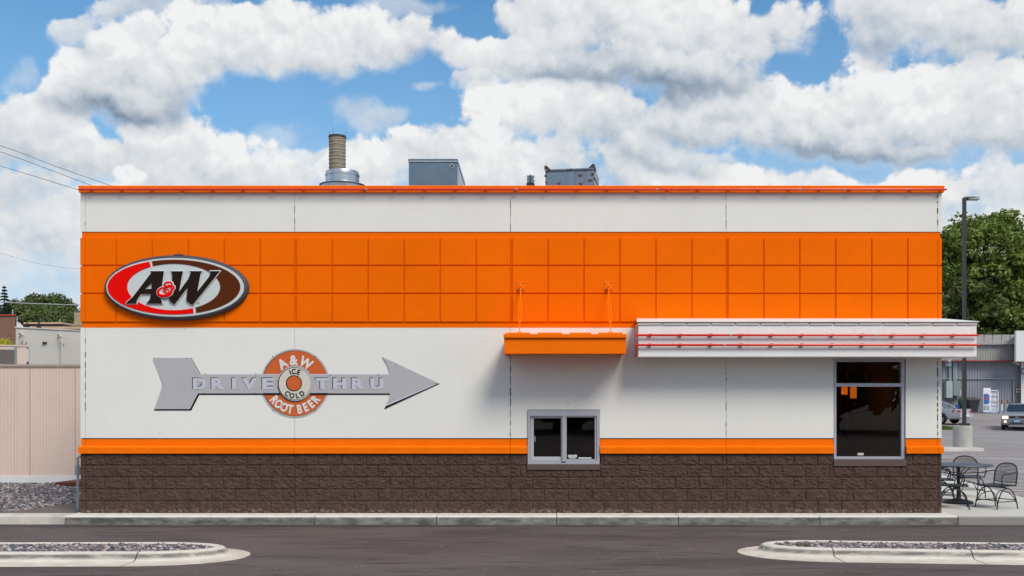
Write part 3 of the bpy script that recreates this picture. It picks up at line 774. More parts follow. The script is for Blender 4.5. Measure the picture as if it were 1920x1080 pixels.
# interior: dim rooms
m = MB(); m.box(XL+.2, XR-.2, .22, DEP, -.2, .02); m.box(XL+.2, XR-.2, 7.0, 7.1, .02, 3.0); m.box(2.6, 2.7, .22, 7.0, .02, 3.0); m.box(-1.5, -1.4, .22, 7.0, .02, 3.0); m.box(XL+.2, XR-.2, .22, DEP, 3.0, 3.1)
m.build('interior_wall', INTER, B)
m = MB(); m.box(6.05, 6.22, 3.0, 3.2, .02, 3.0); m.box(6.28, 6.33, 3.0, 3.2, .02, 3.0); m.box(5.2, 5.3, 5, 5.2, .02, 3.0); m.build_each('interior_column', INTER_L, B)
m = MB(); m.box(3.2, 5.6, 3.8, 4.5, .7, .76); m.box(3.3, 3.4, 3.9, 4.4, .02, .7); m.box(5.4, 5.5, 3.9, 4.4, .02, .7); m.build('dining_counter', INTER_L, B)
# serving window
def frame_rect(m, x0, x1, z0, z1, y0, y1, wl, wr, wb, wt):
    m.box(x0, x0+wl, y0, y1, z0, z1); m.box(x1-wr, x1, y0, y1, z0, z1)
    m.box(x0+wl, x1-wr, y0+.0015, y1, z1-wt, z1); m.box(x0+wl, x1-wr, y0+.0015, y1, z0, z0+wb)
x0, x1, z0, z1 = DW
m = MB(); frame_rect(m, x0+.004, x1-.004, z0, z1-.008, -.022, .12, .045, .045, .065, .10)
cx0, cx1 = X(1054.5), X(1061)
m.box(cx0, cx1, -.016, .11, z0+.065, z1-.108)
sw = m.build('serving_window', ALU, B)
m = MB(); frame_rect(m, x0+.052, cx0-.001, z0+.068, z1-.112, .03, .08, .055, .022, .055, .035); sash = m.build('sliding_sash', ALU_L, sw)
m = MB(); frame_rect(m, cx1+.001, x1-.052, z0+.068, z1-.112, .005, .06, .012, .03, .012, .02); m.build('fixed_sash', ALU_L, sw)
m = MB(); m.box(X(1002), X(1053), .055, .06, Z(857), Z(785)); m.build('pane', GLASS, sw)
m = MB(); m.box(X(1062), X(1118), .035, .04, Z(862), Z(781)); m.build('pane', GLASS, sw)
m = MB(); m.bbox(x0-.008, x1+.012, -.035, .1, Z(881), Z(870.2), .006); m.build('sill', BROWN, sw)
m = MB(); x, z = P(1056.5, 866); m.lathe((x, -.026, z), [(.0, -.001), (.001, .0)], 4)
m = MB()
vs = [(x+.045*math.cos(2*PI*k/16), -.0235, z+.011*math.sin(2*PI*k/16)) for k in range(16)]+[(x+.03*math.cos(2*PI*k/16), -.03, z+.007*math.sin(2*PI*k/16)) for k in range(16)]
m.add(vs, [(k, (k+1)%16, 16+(k+1)%16, 16+k) for k in range(16)]+[tuple(range(16, 32))]); m.build('latch', DARK, sw)
m = MB(); m.box(X(1002.2), X(1003.6), .02, .03, Z(828), Z(818)); m.build('handle', ALU_L, sw)
# window stickers: card emblems and a white strip
m = MB(); m.box(X(1065), X(1082), .0325, .0345, Z(857), Z(853)); m.box(X(1066.5), X(1080.5), .0325, .0345, Z(859.8), Z(857.6)); m.build('sticker', mat('sticker_grey', (.32,.36,.34), .5, color2=(.7,.72,.7), c2scale=70, c2=(.42,.5)), sw)
m = MB(); m.box(X(1084.5), X(1109), .0325, .0345, Z(860), Z(857.8)); m.build('sticker', WHITEM, sw)
# dining window
x0, x1, z0, z1 = NW
m = MB(); frame_rect(m, x0+.006, x1-.01, z0, z1-.004, .0, .12, .042, .055, .045, .05)
zm0, zm1 = Z(725), Z(718.5); m.box(x0+.048, x1-.065, .0015, .12, zm0, zm1)
nw = m.build('dining_window', ALU, B)
m = MB(); m.box(x1-.0095, x1, -.012, .12, z0, z1-.02); m.build('side_trim', mat('side_trim_brown', (.10,.09,.09), .6), nw)  # narrow dark brown strip down the right frame edge
m = MB(); m.box(x0+.04, x1-.055, .06, .066, zm1-.005, z1-.05); m.build('pane', GLASS, nw)
m = MB(); m.box(x0+.04, x1-.055, .06, .066, z0+.04, zm0+.005); m.build('pane', GLASS, nw)
m = MB(); m.bbox(x0-.008, x1+.015, -.035, .1, Z(874.2), Z(861.8), .006); m.build('sill', BROWN, nw)
m = MB(); m.box(X(1610), X(1621.5), .056, .0585, Z(854), Z(849.5)); m.build('sticker', SEAL, nw)
# inside pendant lamps
for px0, px1, ya, yb, Y, mt, lb in ((1577.8, 1589, 726, 740, 2.6, PEND, 'small glowing orange pendant lamp seen through the dining window, the left higher one'),
                                (1594.2, 1606, 726, 747, 2.2, PENDD, 'small glowing orange pendant lamp seen through the dining window, the right lower one')):
    xa, zb = P(px0, yb, Y); xb, za = P(px1, ya, Y); r = (xb-xa)/2; x = (xa+xb)/2
    t_ = thing('pendant_lamp', lb, 'lamp', (x, Y, zb), group='pendant lamps behind the dining window')
    m = MB(); m.lathe((x, Y, zb), [(r*.6, 0), (r, .003), (r, za-zb), (r*.3, za-zb+.01)], 20); m.build('lamp_shade', mt, t_, smooth=True)
    m = MB(); m.cyl((x, Y, za), (x, Y, 3.0), .006, n=6); m.build('cord', DARK, t_)
# canopy wrapping the right corner
YC = -.55; cx0 = X(1197, YC); cx1 = X(1831, YC); cz0 = Z(668.5, YC); cz1 = Z(606.5, YC)
m = MB(); m.box(cx0, cx1, YC, -.002, cz0, cz1); m.box(XR+.004, cx1, -.002, 3.2, cz0, cz1)
can = m.build('canopy', mat('canopy_white_paint', (.82,.80,.785), .7, var=.04, vscale=1.5, extra=x_streaks((.42,.40,.38), amt=.12)), B)
m = MB(); m.box(cx0-.01, cx1+.02, YC-.012, YC-.001, cz1-.004, cz1+.018); m.build('painted_shadow_strip', DARKGAP, can)  # dark strip painted in as the shade under the roof edge
m = MB(); ex = .035; ey = YC-.02; zw = Z(597, 0); zE = cz1+.034
wallp = [(X(1193.5), -.003), (XR+.004, -.003), (XR+.004, 3.2)]; eave = [(cx0-.03, ey), (cx1+ex, ey), (cx1+ex, 3.2)]
vs = [(x, y, zw) for x, y in wallp]+[(x, y, zE) for x, y in eave]; vs += [(x, y, zw-.03) for x, y in wallp]+[(x, y, zE-.014) for x, y in eave]
m.add(vs, [(0,3,4,1),(1,4,5,2),(3,9,10,4),(4,10,11,5),(0,6,9,3),(6,7,10,9),(7,8,11,10),(2,5,11,8),(0,1,7,6),(1,2,8,7)])
m.build('canopy_roof', mat('canopy_roof_white', (.70,.73,.73), .5, var=.05, vscale=2), can)
m = MB(); k = 0; x = cx0-.02; rr = random.Random(8)
while x < cx1-.02:
    e = min(x+.405, cx1+.01); t1, t2 = rr.uniform(-.003, .003), rr.uniform(-.003, .003)
    a, b = x+.011, e-.011
    vs = [(a, YC-.018, cz1-.022+t1), (b, YC-.018, cz1-.022+t2), (b, YC-.0125, cz1-.022+t2), (a, YC-.0125, cz1-.022+t1), (a, YC-.018, cz1+.001+t1), (b, YC-.018, cz1+.001+t2), (b, YC-.0125, cz1+.001+t2), (a, YC-.0125, cz1+.001+t1)]
    m.add(vs, [(0,3,2,1),(4,5,6,7),(0,1,5,4),(1,2,6,5),(2,3,7,6),(3,0,4,7)]); x = e
m.build_each('drip_edge', mat('drip_edge_pink_white', (.66,.58,.56), .6), can)
for py in (628.5, 646.8):
    Yt = YC-.055; z = Z(py, Yt); a, b = X(1190, Yt), X(1836, Yt)
    m = MB(); m.tube([(a, Yt, z), (a+.05, Yt, z), (b-.05, Yt, z), (b, Yt, z)], [.007, .0195, .0195, .007], 12); m.build('light_tube', RED, can, smooth=True)
    m = MB()
    for q in range(1215, 1836, 57): x = X(q+4, Yt); m.box(x-.026, x+.026, Yt-.012, YC-.001, z-.014, z+.025)
    m.build_each('tube_clip', RED_OR, can)
    m = MB()
    for q in ((1370, 1642) if py < 640 else (1358,)): x = X(q, Yt); m.cyl((x-.022, Yt, z), (x+.022, Yt, z), .0208, n=12)
    m.build_each('tube_coupler', COUP, can, smooth=True)
m = MB(); m.box(cx0-.006, cx0+.0, YC+.005, -.004, cz0+.01, cz1-.02); m.build('end_trim', mat('end_trim_pink', (.45,.27,.24), .6), can)
# service pipe at left corner
m = MB(); xp = X(146, .35)
m.tube([(XL+.02, .35, Z(856, .35)), (xp+.03, .35, Z(856, .35)), (xp, .35, Z(858, .35)), (xp, .35, -.0)], .022, 10)
m.cyl((xp, .35, Z(890, .35)), (xp, .35, Z(876, .35)), .05, n=12); m.cyl((xp, .35, Z(876, .35)), (xp, .35, Z(872, .35)), .035, n=12)
m.build('service_pipe', PIPEG, B, smooth=True)
m = MB(); m.box(X(151)-.03, XL+.001, .5, .7, Z(905, .5), Z(880, .5)); m.build('meter_box', PIPEG, B)

# ------------------------------------------------------------------ awning over the serving window
YA = -.78; ax0, ax1 = X(945, YA), X(1174, YA)
aw = thing('awning', 'small flat orange metal awning hung on two rods over the serving window', 'awning', ((ax0+ax1)/2, 0, Z(663, YA)))
m = MB(); zb, zf, zt = Z(663, YA), Z(634, YA), Z(626.3, YA)
m.box(ax0+.002, ax1-.002, YA, YA+.06, zb, zf); m.box(ax0, ax0+.05, YA+.06, -.005, zb, zf); m.box(ax1-.05, ax1, YA+.06, -.005, zb, zf)
m.box(ax0+.05, ax1-.05, YA+.06, -.005, zb+.02, zb+.06)
aw_b = m.build('channel_frame', ORANGE_G, aw)
m = MB(); m.bbox(ax0-.006, ax1+.006, YA-.035, YA+.06, zf+.001, zt, .006); m.build('top_flange', ORANGE_G, aw)
m = MB(); m.box(X(948, YA+.08), X(1167, YA+.08), YA+.07, YA+.10, zf, Z(623.6, YA+.08)); m.box(ax0+.05, ax1-.05, YA+.1, -.005, zf-.03, zf+.005); m.build('deck', ORANGE_G, aw)
m = MB()
for a, b in ((994, 1008), (1054, 1068), (1108, 1122)): m.box(X(a, YA+.06), X(b, YA+.06), YA+.055, YA+.068, zf+.01, Z(623.4, YA+.06))
m.build_each('splice_plate', WHITEM, aw)
for px, py in ((947, 658.5), (972, 658.5), (1146, 659), (1171, 659)):
    x, z = P(px, py, YA); m = MB(); m.cyl((x, YA-.008, z), (x, YA+.001, z), .009, .010, n=8); m.build('bolt', ORANGE_Y, aw, smooth=True)
for wx, fx in ((976, 974), (1140.5, 1145)):
    m = MB(); x, z = P(wx, 537); m.bbox(x-.075, x+.075, -.024, -.011, z-.075, z+.075, .003); pl = m.build('wall_plate', ORANGE_G, aw)
    m = MB()
    for sx in (-1, 1):
        for sz in (-1, 1): m.cyl((x+sx*.052, -.034, z+sz*.052), (x+sx*.052, -.023, z+sz*.052), .009, n=6)
    m.build_each('plate_bolt', mat('bolt_grey_blue', (.12,.17,.22), .4, .5), pl)
    A = Vector((x, -.075, z-.02)); Fp = Vector((X(fx, -.70), -.70, Z(622.5, -.70)))
    dv = (Fp-A).normalized(); m = MB()
    m.tube([(x, -.024, z+.02), (x, -.07, z+.02), (x, -.09, z-.005), (x, -.07, z-.03), (x, -.024, z-.03)], .009, 8)
    eye = [A+dv*.0+Vector((.024*math.cos(a), 0, .024*math.sin(a))) for a in [2*PI*k/12 for k in range(12)]]; m.tube(eye, .007, 6, closed=True)
    m.cyl(A+dv*.02, A+dv*.30, .0075, n=8); L = (Fp-A).length
    m.cyl(Fp-dv*.24, Fp-dv*.05, .0075, n=8)
    side = Vector((1, 0, 0)); a = A+dv*(.26+.0); b = Fp-dv*.20
    m.tube([a, a+side*.02+dv*.03, b+side*.02-dv*.03, b, b-side*.02-dv*.03, a-side*.02+dv*.03], .006, 6, closed=True)
    eye = [Fp+Vector((.028*math.cos(q), 0, -.02+.028*math.sin(q))) for q in [2*PI*k/12 for k in range(12)]]; m.tube(eye, .008, 6, closed=True)
    m.box(Fp.x-.035, Fp.x+.035, -.71, -.69, Fp.z-.05, Fp.z-.03)
    m.build('support_rod', ORANGE_Y, aw, smooth=True)

# ------------------------------------------------------------------ oval logo sign
def zoomA(x, y): return (140+x/4.8, 430+y/4.8)
def sign_oval():
    Yf = -.11; k = (CAMD+Yf)/FPX
    cx, cy = 329.3, 538.8; ox, oz = P(cx, cy, Yf)
    s = thing('logo_sign', 'big oval wall sign with grey rim, red and brown swooshes and dark A&W letters', 'sign', (ox, 0, oz-.55))
    def E(rx, ry, n=96): return [(rx*math.cos(2*PI*i/n), ry*math.sin(2*PI*i/n)) for i in range(n)]
    def q(x, y): px, py = zoomA(x, y); return ((px-cx)*k, (cy-py)*k)
    RX, RY = 135.5*k, 61.2*k
    # cabinet body with rounded rim
    m = MB(); n = 96; prof = [(1.0, -.015), (1.0, Yf+.04), (.985, Yf+.008), (.965, Yf-.004), (.945, Yf+.004)]
    vs = []
    for (f, y) in prof:
        dd = (1-f)*RX
        for (a, b) in E(RX-dd, RY-dd, n): vs.append((ox+a, y, oz+b))
    fs = [(i*n+j, (i+1)*n+j, (i+1)*n+(j+1)%n, i*n+(j+1)%n) for i in range(len(prof)-1) for j in range(n)]
    fs.append(tuple(range(4*n, 5*n))); fs.append(tuple(range(n-1, -1, -1))); m.add(vs, fs); m.build('sign_rim', RIM_G, s, smooth=True)
    def fill(loops, y, name, mt, th=.006, off=0, parent=s):
        v, f = loops_mesh(loops, off, th/2); m = MB(); m.add(flat_to_wall(v, ox, y-th/2, oz), f); return m.build(name, mt, parent)
    fc = q(895, 520)
    def EF(rx, ry, n=96): return [(fc[0]+rx*k/4.8*math.cos(2*PI*i/n), fc[1]+ry*k/4.8*math.sin(2*PI*i/n)) for i in range(n)]
    fcx = q(905, 521); face = fill([[(fcx[0]+620*k/4.8*math.cos(2*PI*i/96), fcx[1]+264*k/4.8*math.sin(2*PI*i/96)) for i in range(96)]], Yf+.004, 'sign_face', LOGO_W, .008)
    def ann(deg0, deg1, tag_):
        # sector of the coloured ring between outer and inner ellipse
        N = 60; out = []; inn = []
        for i in range(N+1):
            a = R(deg0+(deg1-deg0)*i/N); out.append((fc[0]+597*k/4.8*math.cos(a), fc[1]+246*k/4.8*math.sin(a)))
        return out
    # ring pieces as polygons between outer ellipse (parametric) and inner ellipse
    ic = q(893, 519)
    def ring_piece(a0, a1, b0, b1):
        N = 60; O = []; I = []
        for i in range(N+1):
            a = R(a0+(a1-a0)*i/N); b = R(b0+(b1-b0)*i/N)
            O.append((fc[0]+597*k/4.8*math.cos(a), fc[1]+246*k/4.8*math.sin(a)))
            I.append((ic[0]+419*k/4.8*math.cos(b), ic[1]+209*k/4.8*math.sin(b)))
        return O+I[::-1]
    def pa(x, rx, c, up):   # parametric angle on the ellipse at zoom x
        a = math.degrees(math.acos(max(-1, min(1, (x-c)/rx)))); return a if up else 360-a
    yb = Yf-.005
    fill([ring_piece(pa(672, 600, 895, True), pa(1072, 600, 895, False), pa(686, 419, 893, True), pa(1066, 419, 893, False))], yb, 'red_swoosh', LOGO_R, .008)
    fill([ring_piece(pa(1098, 600, 895, False)-360, pa(697, 600, 895, True), pa(1090, 419, 893, False)-360, pa(708, 419, 893, True))], yb, 'brown_swoosh', LOGO_B, .008)
    def zz(L): return [q(140*0+(230+x/9.6-140)*4.8, (490+y/9.6-430)*4.8) for x, y in L]
    A_out = zz([(515,180),(757,180),(750,205),(718,440),(700,500),(690,590),(692,650),(712,715),(722,762),(445,762),(452,748),(490,705),(510,660),(515,588),(345,588),(300,650),(265,715),(258,762),(70,762),(105,722),(200,640),(480,272),(520,225),(525,205)])
    A_in = zz([(538,380),(530,498),(425,500),(412,508),(430,480)])
    Wp = zz([(885,182),(1097,182),(1085,230),(1025,545),(1000,575),(1035,540),(1190,325),(1228,235),(1238,205),(1222,180),(1440,180),(1412,225),(1350,555),(1560,290),(1590,225),(1580,180),(1760,180),(1725,215),(1690,262),(1275,782),(1240,775),(1200,750),(1165,715),(1158,680),(1182,480),(1150,510),(950,772),(905,755),(860,715),(840,660),(850,600),(880,520),(895,400),(905,300),(900,215)])
    for poly in (A_out, A_in, Wp):
        m = MB(); n_ = len(poly); rr = .017 if poly is not A_in else .009
        for i in range(n_):
            a, b = poly[i], poly[(i+1)%n_]; pa_ = Vector((ox+a[0], Yf-.014, oz+a[1])); pb_ = Vector((ox+b[0], Yf-.014, oz+b[1]))
            m.cyl(pa_, pb_, rr, n=8); m.lathe(tuple(pa_), [(.001, -rr), (rr*.7, -rr*.7), (rr, 0), (rr*.7, rr*.7), (.001, rr)], 8)
        m.v = [(x, Yf-.014+(y-Yf+.014)*.6, z) for x, y, z in m.v]; m.build('letter_outline', LOGO_W, s)
    a_ = fill([A_out, A_in], Yf-.022, 'letter', LOGO_K, .012); w_ = fill([Wp], Yf-.0225, 'letter', LOGO_K, .012)
    # ampersand: thick pen strokes with a white outline
    amp = [(905,492),(892,505),(905,478),(925,462),(938,480),(925,505),(900,535),(895,580),(850,615),(770,628),(690,625),(650,585),(665,520),(730,485),(790,490),(850,500)]
    s1 = zz([(890,490),(897,465),(920,448),(940,462),(935,490),(905,515),(893,555),(870,590),(810,618),(740,628),(680,610),(655,570),(668,525),(710,490),(770,478),(830,470),(870,462)])
    s2 = zz([(870,455),(820,455),(782,440),(778,410),(810,385),(860,378),(898,395),(905,420),(890,442),(862,438),(850,425)])
    s3 = zz([(745,548),(755,515),(790,500),(838,512),(850,545),(820,575),(780,572),(768,548),(785,532),(805,540)])
    u_ = k/9.6
    def pen(pts, w, y, name, mt, sq=.35):
        P3 = catmull([(ox+a, y, oz+b) for a, b in pts], 5); n = len(P3)
        ws = [w(i/(n-1)) for i in range(n)]; m = MB(); m.tube(P3, ws, 10)
        for e in (0, n-1): r_ = ws[e]; m.lathe(tuple(P3[e]), [(.001, -r_), (r_*.7, -r_*.7), (r_, 0), (r_*.7, r_*.7), (.001, r_)], 10)
        m.v = [(x, y+(yy-y)*sq, z) for x, yy, z in m.v]; return m
    W1 = lambda e: lambda u: u_*(13+e+17*math.sin(PI*min(max((u-.15)/.75, 0), 1))**1.2)
    m = pen(s1, W1(13), Yf-.036, '', None); m2 = pen(s2, lambda u: u_*30, Yf-.0365, '', None); m.add(m2.v, m2.f)
    blob = zz([(700,520),(760,490),(850,490),(900,520),(885,580),(820,615),(740,620),(690,600),(680,560)]); m.prism([(ox+a, oz+b) for a, b in blob], Yf-.0408, Yf-.0328)
    m.build('ampersand_outline', LOGO_W, s, smooth=True)
    m = pen(s1, W1(0), Yf-.048, '', None); m2 = pen(s2, lambda u: u_*(18-5*u), Yf-.0485, '', None); m.add(m2.v, m2.f); m2 = pen(s3, lambda u: u_*(9+3*u), Yf-.049, '', None); m.add(m2.v, m2.f)
    m.build('ampersand', LOGO_R, s, smooth=True)
    v, f = text_mesh('R', .022, .0006, .001); m = MB(); r0 = q((230+1362/9.6-140)*4.8, (490+752/9.6-430)*4.8)
    m.add(flat_to_wall(v, ox+r0[0], Yf-.006, oz+r0[1]-.008), f)
    ringp = [Vector((ox+r0[0]+.018*math.cos(2*PI*j/20), Yf-.006, oz+r0[1]+.018*math.sin(2*PI*j/20))) for j in range(20)]; m.tube(ringp, .0018, 4, closed=True)
    m.build('trademark_print', LOGO_K, s)
    m = MB(); m.box(ox-.03, ox+.12, -.10, -.04, oz+RY-.01, oz+RY+.012); m.cyl((ox+.03, -.07, oz+RY), (ox+.03, -.07, oz+RY+.06), .006, n=6); m.build('mounting_bracket', RIM_G, s)
sign_oval()

# ------------------------------------------------------------------ arrow sign (flat printed panel)
def sign_arrow():
    k = 1/110/3.369; cxz, cyz = 955.0, 267.0
    ox, oz = P(270+cxz/3.369, 640+cyz/3.369)
    s = thing('arrow_sign', 'flat silver arrow wall sign reading drive thru with a round root beer badge', 'sign', (ox, 0, oz-.5))
    def q(x, y): return ((x-cxz)*k, (cyz-y)*k)
    def fill(loops, lvl, name, mt, parent=s, off=0):
        th = .003; y = -.004-.003*lvl
        v, f = loops_mesh(loops, off, th/2); m = MB(); m.add(flat_to_wall(v, ox, y, oz), f); return m.build(name, mt, parent)
    back = [q(*p) for p in ((58,104),(299,104),(358,207),(1552,207),(1550,188),(1537,148),(1505,97),(1868,268),(1516,431),(1545,372),(1556,338),(350,338),(299,437),(64,437),(122,270))]
    sil = [q(*p) for p in ((61,106),(293,106),(352,210),(1555,210),(1552,185),(1539,147),(1510,102),(1855,262),(1535,396),(1549,360),(1556,326),(340,326),(290,425),(72,425),(125,270))]
    hil = [q(*p) for p in ((58,104),(296,104),(354,207),(1552,207),(1549,187),(1536,148),(1506,98),(1862,265),(1528,410),(1549,366),(1558,329),(342,329),(291,428),(66,428),(122,270))]
    def circ(r, n=72, c=(955, 265)): return [q(c[0]+r*math.cos(2*PI*i/n), c[1]+r*math.sin(2*PI*i/n)) for i in range(n)]
    arrow = fill([back], 0, 'arrow_panel', BLACK)
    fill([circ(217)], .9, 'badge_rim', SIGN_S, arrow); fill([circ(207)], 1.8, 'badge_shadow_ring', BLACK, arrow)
    fill([circ(205, c=(957, 266))], 2.7, 'badge_field', SIGN_O, arrow)
    fill([hil], 3.6, 'arrow_edge', SIGN_H, arrow); fill([sil], 4.5, 'arrow_face', SIGN_S, arrow)
    # shadow line under the shaft across the badge
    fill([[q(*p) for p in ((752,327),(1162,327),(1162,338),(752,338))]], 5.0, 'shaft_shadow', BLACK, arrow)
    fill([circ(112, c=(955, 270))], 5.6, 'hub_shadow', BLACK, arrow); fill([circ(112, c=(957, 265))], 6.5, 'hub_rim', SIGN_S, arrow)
    fill([circ(103, c=(951, 268))], 7.4, 'hub_line', BLACK, arrow); fill([circ(100, c=(954, 268))], 8.3, 'hub_face', SIGN_C, arrow)
    fill([circ(51, c=(950, 265))], 9.2, 'centre_ring', BLACK, arrow); fill([circ(45, c=(951, 265))], 10.1, 'centre_dot', SIGN_O, arrow)
    def arc_text(txt, rad, cang, span, size, mt, lvl, name, inward=False, off=.004, sx=1.0, cc=(954, 266)):
        m = MB(); n = len(txt)
        ws = []
        for ch in txt: ws.append({'I': .45, ' ': .45, 'W': 1.25, '&': 1.05}.get(ch, 1.0))
        tot = sum(ws); acc = 0
        for ch, w in zip(txt, ws):
            mid = (acc+w/2)/tot-.5; acc += w
            if ch == ' ': continue
            a = R(cang-(span*mid if not inward else -span*mid))
            v, f = text_mesh(ch, size*k*1.38, off, .0014)
            h = size*k
            c0 = q(cc[0]+rad*math.cos(a), cc[1]-rad*math.sin(a))
            rot = a-PI/2 if not inward else a+PI/2
            pts = []
            for (x, y, z) in v:
                x *= sx; y -= h/2
                pts.append((c0[0]+x*math.cos(rot)-y*math.sin(rot), c0[1]+x*math.sin(rot)+y*math.cos(rot), z))
            m.add(flat_to_wall(pts, ox, -.004-.003*lvl, oz), f)
        return m.build(name, mt, arrow)
    arc_text('A&W', 149, 90, 92, 60, SIGN_W, 3.9, 'badge_lettering', sx=.90, off=.0095)
    arc_text('ROOT BEER', 163, 270, 118, 54, SIGN_W, 3.9, 'badge_lettering', True, sx=.74, off=.009)
    arc_text('ICE', 76, 88, 58, 32, BLACK, 9.4, 'hub_lettering', off=.0045, sx=.9)
    arc_text('COLD', 78, 270, 96, 32, BLACK, 9.4, 'hub_lettering', True, off=.0045, sx=.9)
    # embossed shaft words
    def word(chars, xs):
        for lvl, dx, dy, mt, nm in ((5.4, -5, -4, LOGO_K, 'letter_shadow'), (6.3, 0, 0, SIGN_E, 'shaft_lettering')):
            m = MB()
            for ch, x in zip(chars, xs):
                v, f = text_mesh(ch, 66*k*1.38, .0135, .0014); c0 = q(x+dx, 303+dy)
                xx = [p[0] for p in v]; mid = (max(xx)+min(xx))/2; w = max(xx)-min(xx)
                tw = {'I': 24, 'V': 96, 'D': 82, 'T': 86, 'E': 72, 'U': 82, 'R': 84, 'H': 82}[ch]*k
                sc = tw/w; pts = [(c0[0]+(p[0]-mid)*sc, c0[1]+p[1]+4*k, p[2]) for p in v]
                m.add(flat_to_wall(pts, ox, -.004-.003*lvl, oz), f)
            m.build_each(nm, mt, arrow)
    word('DRIVE', (353, 470, 570, 668, 785)); word('THRU', (1128, 1237, 1355, 1472))
    m = MB()
    for x, y in ((95,107),(268,107),(122,270),(103,430),(270,430),(388,207),(708,207),(380,329),(706,329),(815,96),(1085,97),(816,433),(1087,434),(1180,213),(1482,214),(1182,330),(1482,330),(1592,146),(1848,266),(1594,384)):
        a = q(x, y); m.cyl((ox+a[0], -.024, oz+a[1]), (ox+a[0], -.002, oz+a[1]), .008, n=8)
    m.build_each('screw', DKMETAL, s, smooth=True)
sign_arrow()

# ------------------------------------------------------------------ things on the roof
ZR = 5.0
# exhaust stack
Ys = 4.0; sx_, _ = P(632.5, 0, Ys); st = thing('exhaust_stack', 'tall tan ribbed exhaust stack on round shiny base on the roof', 'chimney', (sx_, Ys, ZR))
def zz_(py, Y): return Z(py, Y)
r = 15.3*(CAMD+Ys)/FPX
m = MB(); m.cyl((sx_, Ys, ZR), (sx_, Ys, zz_(255, Ys)), r, n=28); stk = m.build('stack_pipe', STACK, st, smooth=True)
m = MB()
for py in (261.5, 266, 272.5, 281.5, 287, 293, 299.5, 307, 314.5, 321): z = zz_(py, Ys); m.lathe((sx_, Ys, z), [(r+.001, -.008), (r+.009, 0), (r+.001, .008)], 28)
m.build_each('band', STACK_R, stk, smooth=True)
m = MB(); m.lathe((sx_, Ys, zz_(255.5, Ys)), [(r+.012, -.035), (r+.012, .004), (r-.02, .004), (r-.02, -.2)], 28); m.build('cap_ring', mat('dark_sooty_metal', (.06,.05,.045), .7), stk, smooth=True)
m = MB()
for a in (0.3, 1.7, 3.0, 4.4): m.cyl((sx_+r*math.cos(a), Ys+r*math.sin(a), zz_(258, Ys)), (sx_+r*math.cos(a), Ys+r*math.sin(a), zz_(246, Ys)), .004, n=5)
m.build_each('wire_spike', DKMETAL, stk)
bx = X(642, Ys); kk = (CAMD+Ys)/FPX
m = MB(); m.lathe((bx, Ys, 0), [(31*kk, zz_(345, Ys)), (31*kk, zz_(331.5, Ys)), (32*kk, zz_(331, Ys)), (32*kk, zz_(329, Ys)), (31.3*kk, zz_(328.5, Ys)), (31.3*kk, zz_(325, Ys)), (30*kk, zz_(322.5, Ys)), (.01, zz_(321, Ys))], 40); m.build('fan_housing', GALV, st, smooth=True)
m = MB(); m.lathe((bx, Ys, 0), [(30*kk, ZR), (40*kk, zz_(350, Ys)), (43*kk, zz_(348.5, Ys)), (43*kk, zz_(347.8, Ys)), (31*kk, zz_(343.5, Ys))], 40); m.build('curb_skirt', GALV, st, smooth=True)
# big blue grey air unit
Yh = 5.0; hx0, hx1 = X(766.5, Yh), X(857.5, Yh); ht = Z(298, Yh)
au = thing('air_handler', 'boxy blue grey sheet metal air handler with round port on the roof', 'air unit', ((hx0+hx1)/2, Yh+1.2, ZR))
m = MB(); m.box(hx0, hx1, Yh, Yh+2.35, ZR, Z(304, Yh)); m.build('cabinet', GALV_BL, au)
m = MB(); m.box(hx0-.012, hx1+.012, Yh-.015, Yh+2.37, Z(303.8, Yh)+.002, ht); m.build('lid', GALV_L, au)
m = MB(); m.box(hx0-.012, hx1+.012, Yh-.017, Yh-.0155, Z(301.5, Yh), ht-.004); m.build('lid_trim', GALV_BL, au)
m = MB()
for k_ in range(5): y = Yh+.05+k_*.5; m.box(hx1+.001, hx1+.012, y, y+.4, ZR+.1, Z(310, Yh))
m.build('side_panel', GALV_L, au)
x, z = P(847, 311.3, Yh); m = MB(); m.cyl((x, Yh-.012, z), (x, Yh-.001, z), .045, n=20); m.build('port_ring', GALV_L, au, smooth=True)
m = MB(); m.cyl((x, Yh-.016, z), (x, Yh-.0125, z), .028, n=16); m.build('port', DARK, au)
# small gravity vent
Yv = 4.5; vx = X(994.5, Yv); gv = thing('roof_vent', 'tiny grey box vent with a stub pipe standing on the roof', 'vent', (vx, Yv, ZR))
kk = (CAMD+Yv)/FPX; zb_, zt_ = Z(346, Yv), Z(330.5, Yv)
m = MB(); m.box(vx-6.3*kk, vx+6.3*kk, Yv-.08, Yv+.08, Z(344, Yv), zt_); m.build('vent_box', GALV_BL, gv)
m = MB(); m.box(vx-.6*kk, vx+1*kk, Yv-.095, Yv-.081, Z(345, Yv), zt_+.01); m.cyl((vx, Yv, ZR), (vx, Yv, Z(327.5, Yv)), .012, n=8); m.build('vent_pipe', DKMETAL, gv)
m = MB(); m.box(vx-7.5*kk, vx+8*kk, Yv-.1, Yv+.1, Z(350, Yv), Z(345.5, Yv)); m.box(vx+6.4*kk, vx+8*kk, Yv-.05, Yv, Z(333, Yv), Z(331.5, Yv)); m.box(vx+6.4*kk, vx+8*kk, Yv-.05, Yv, Z(341, Yv), Z(339.5, Yv)); m.build('vent_base', DKMETAL, gv)
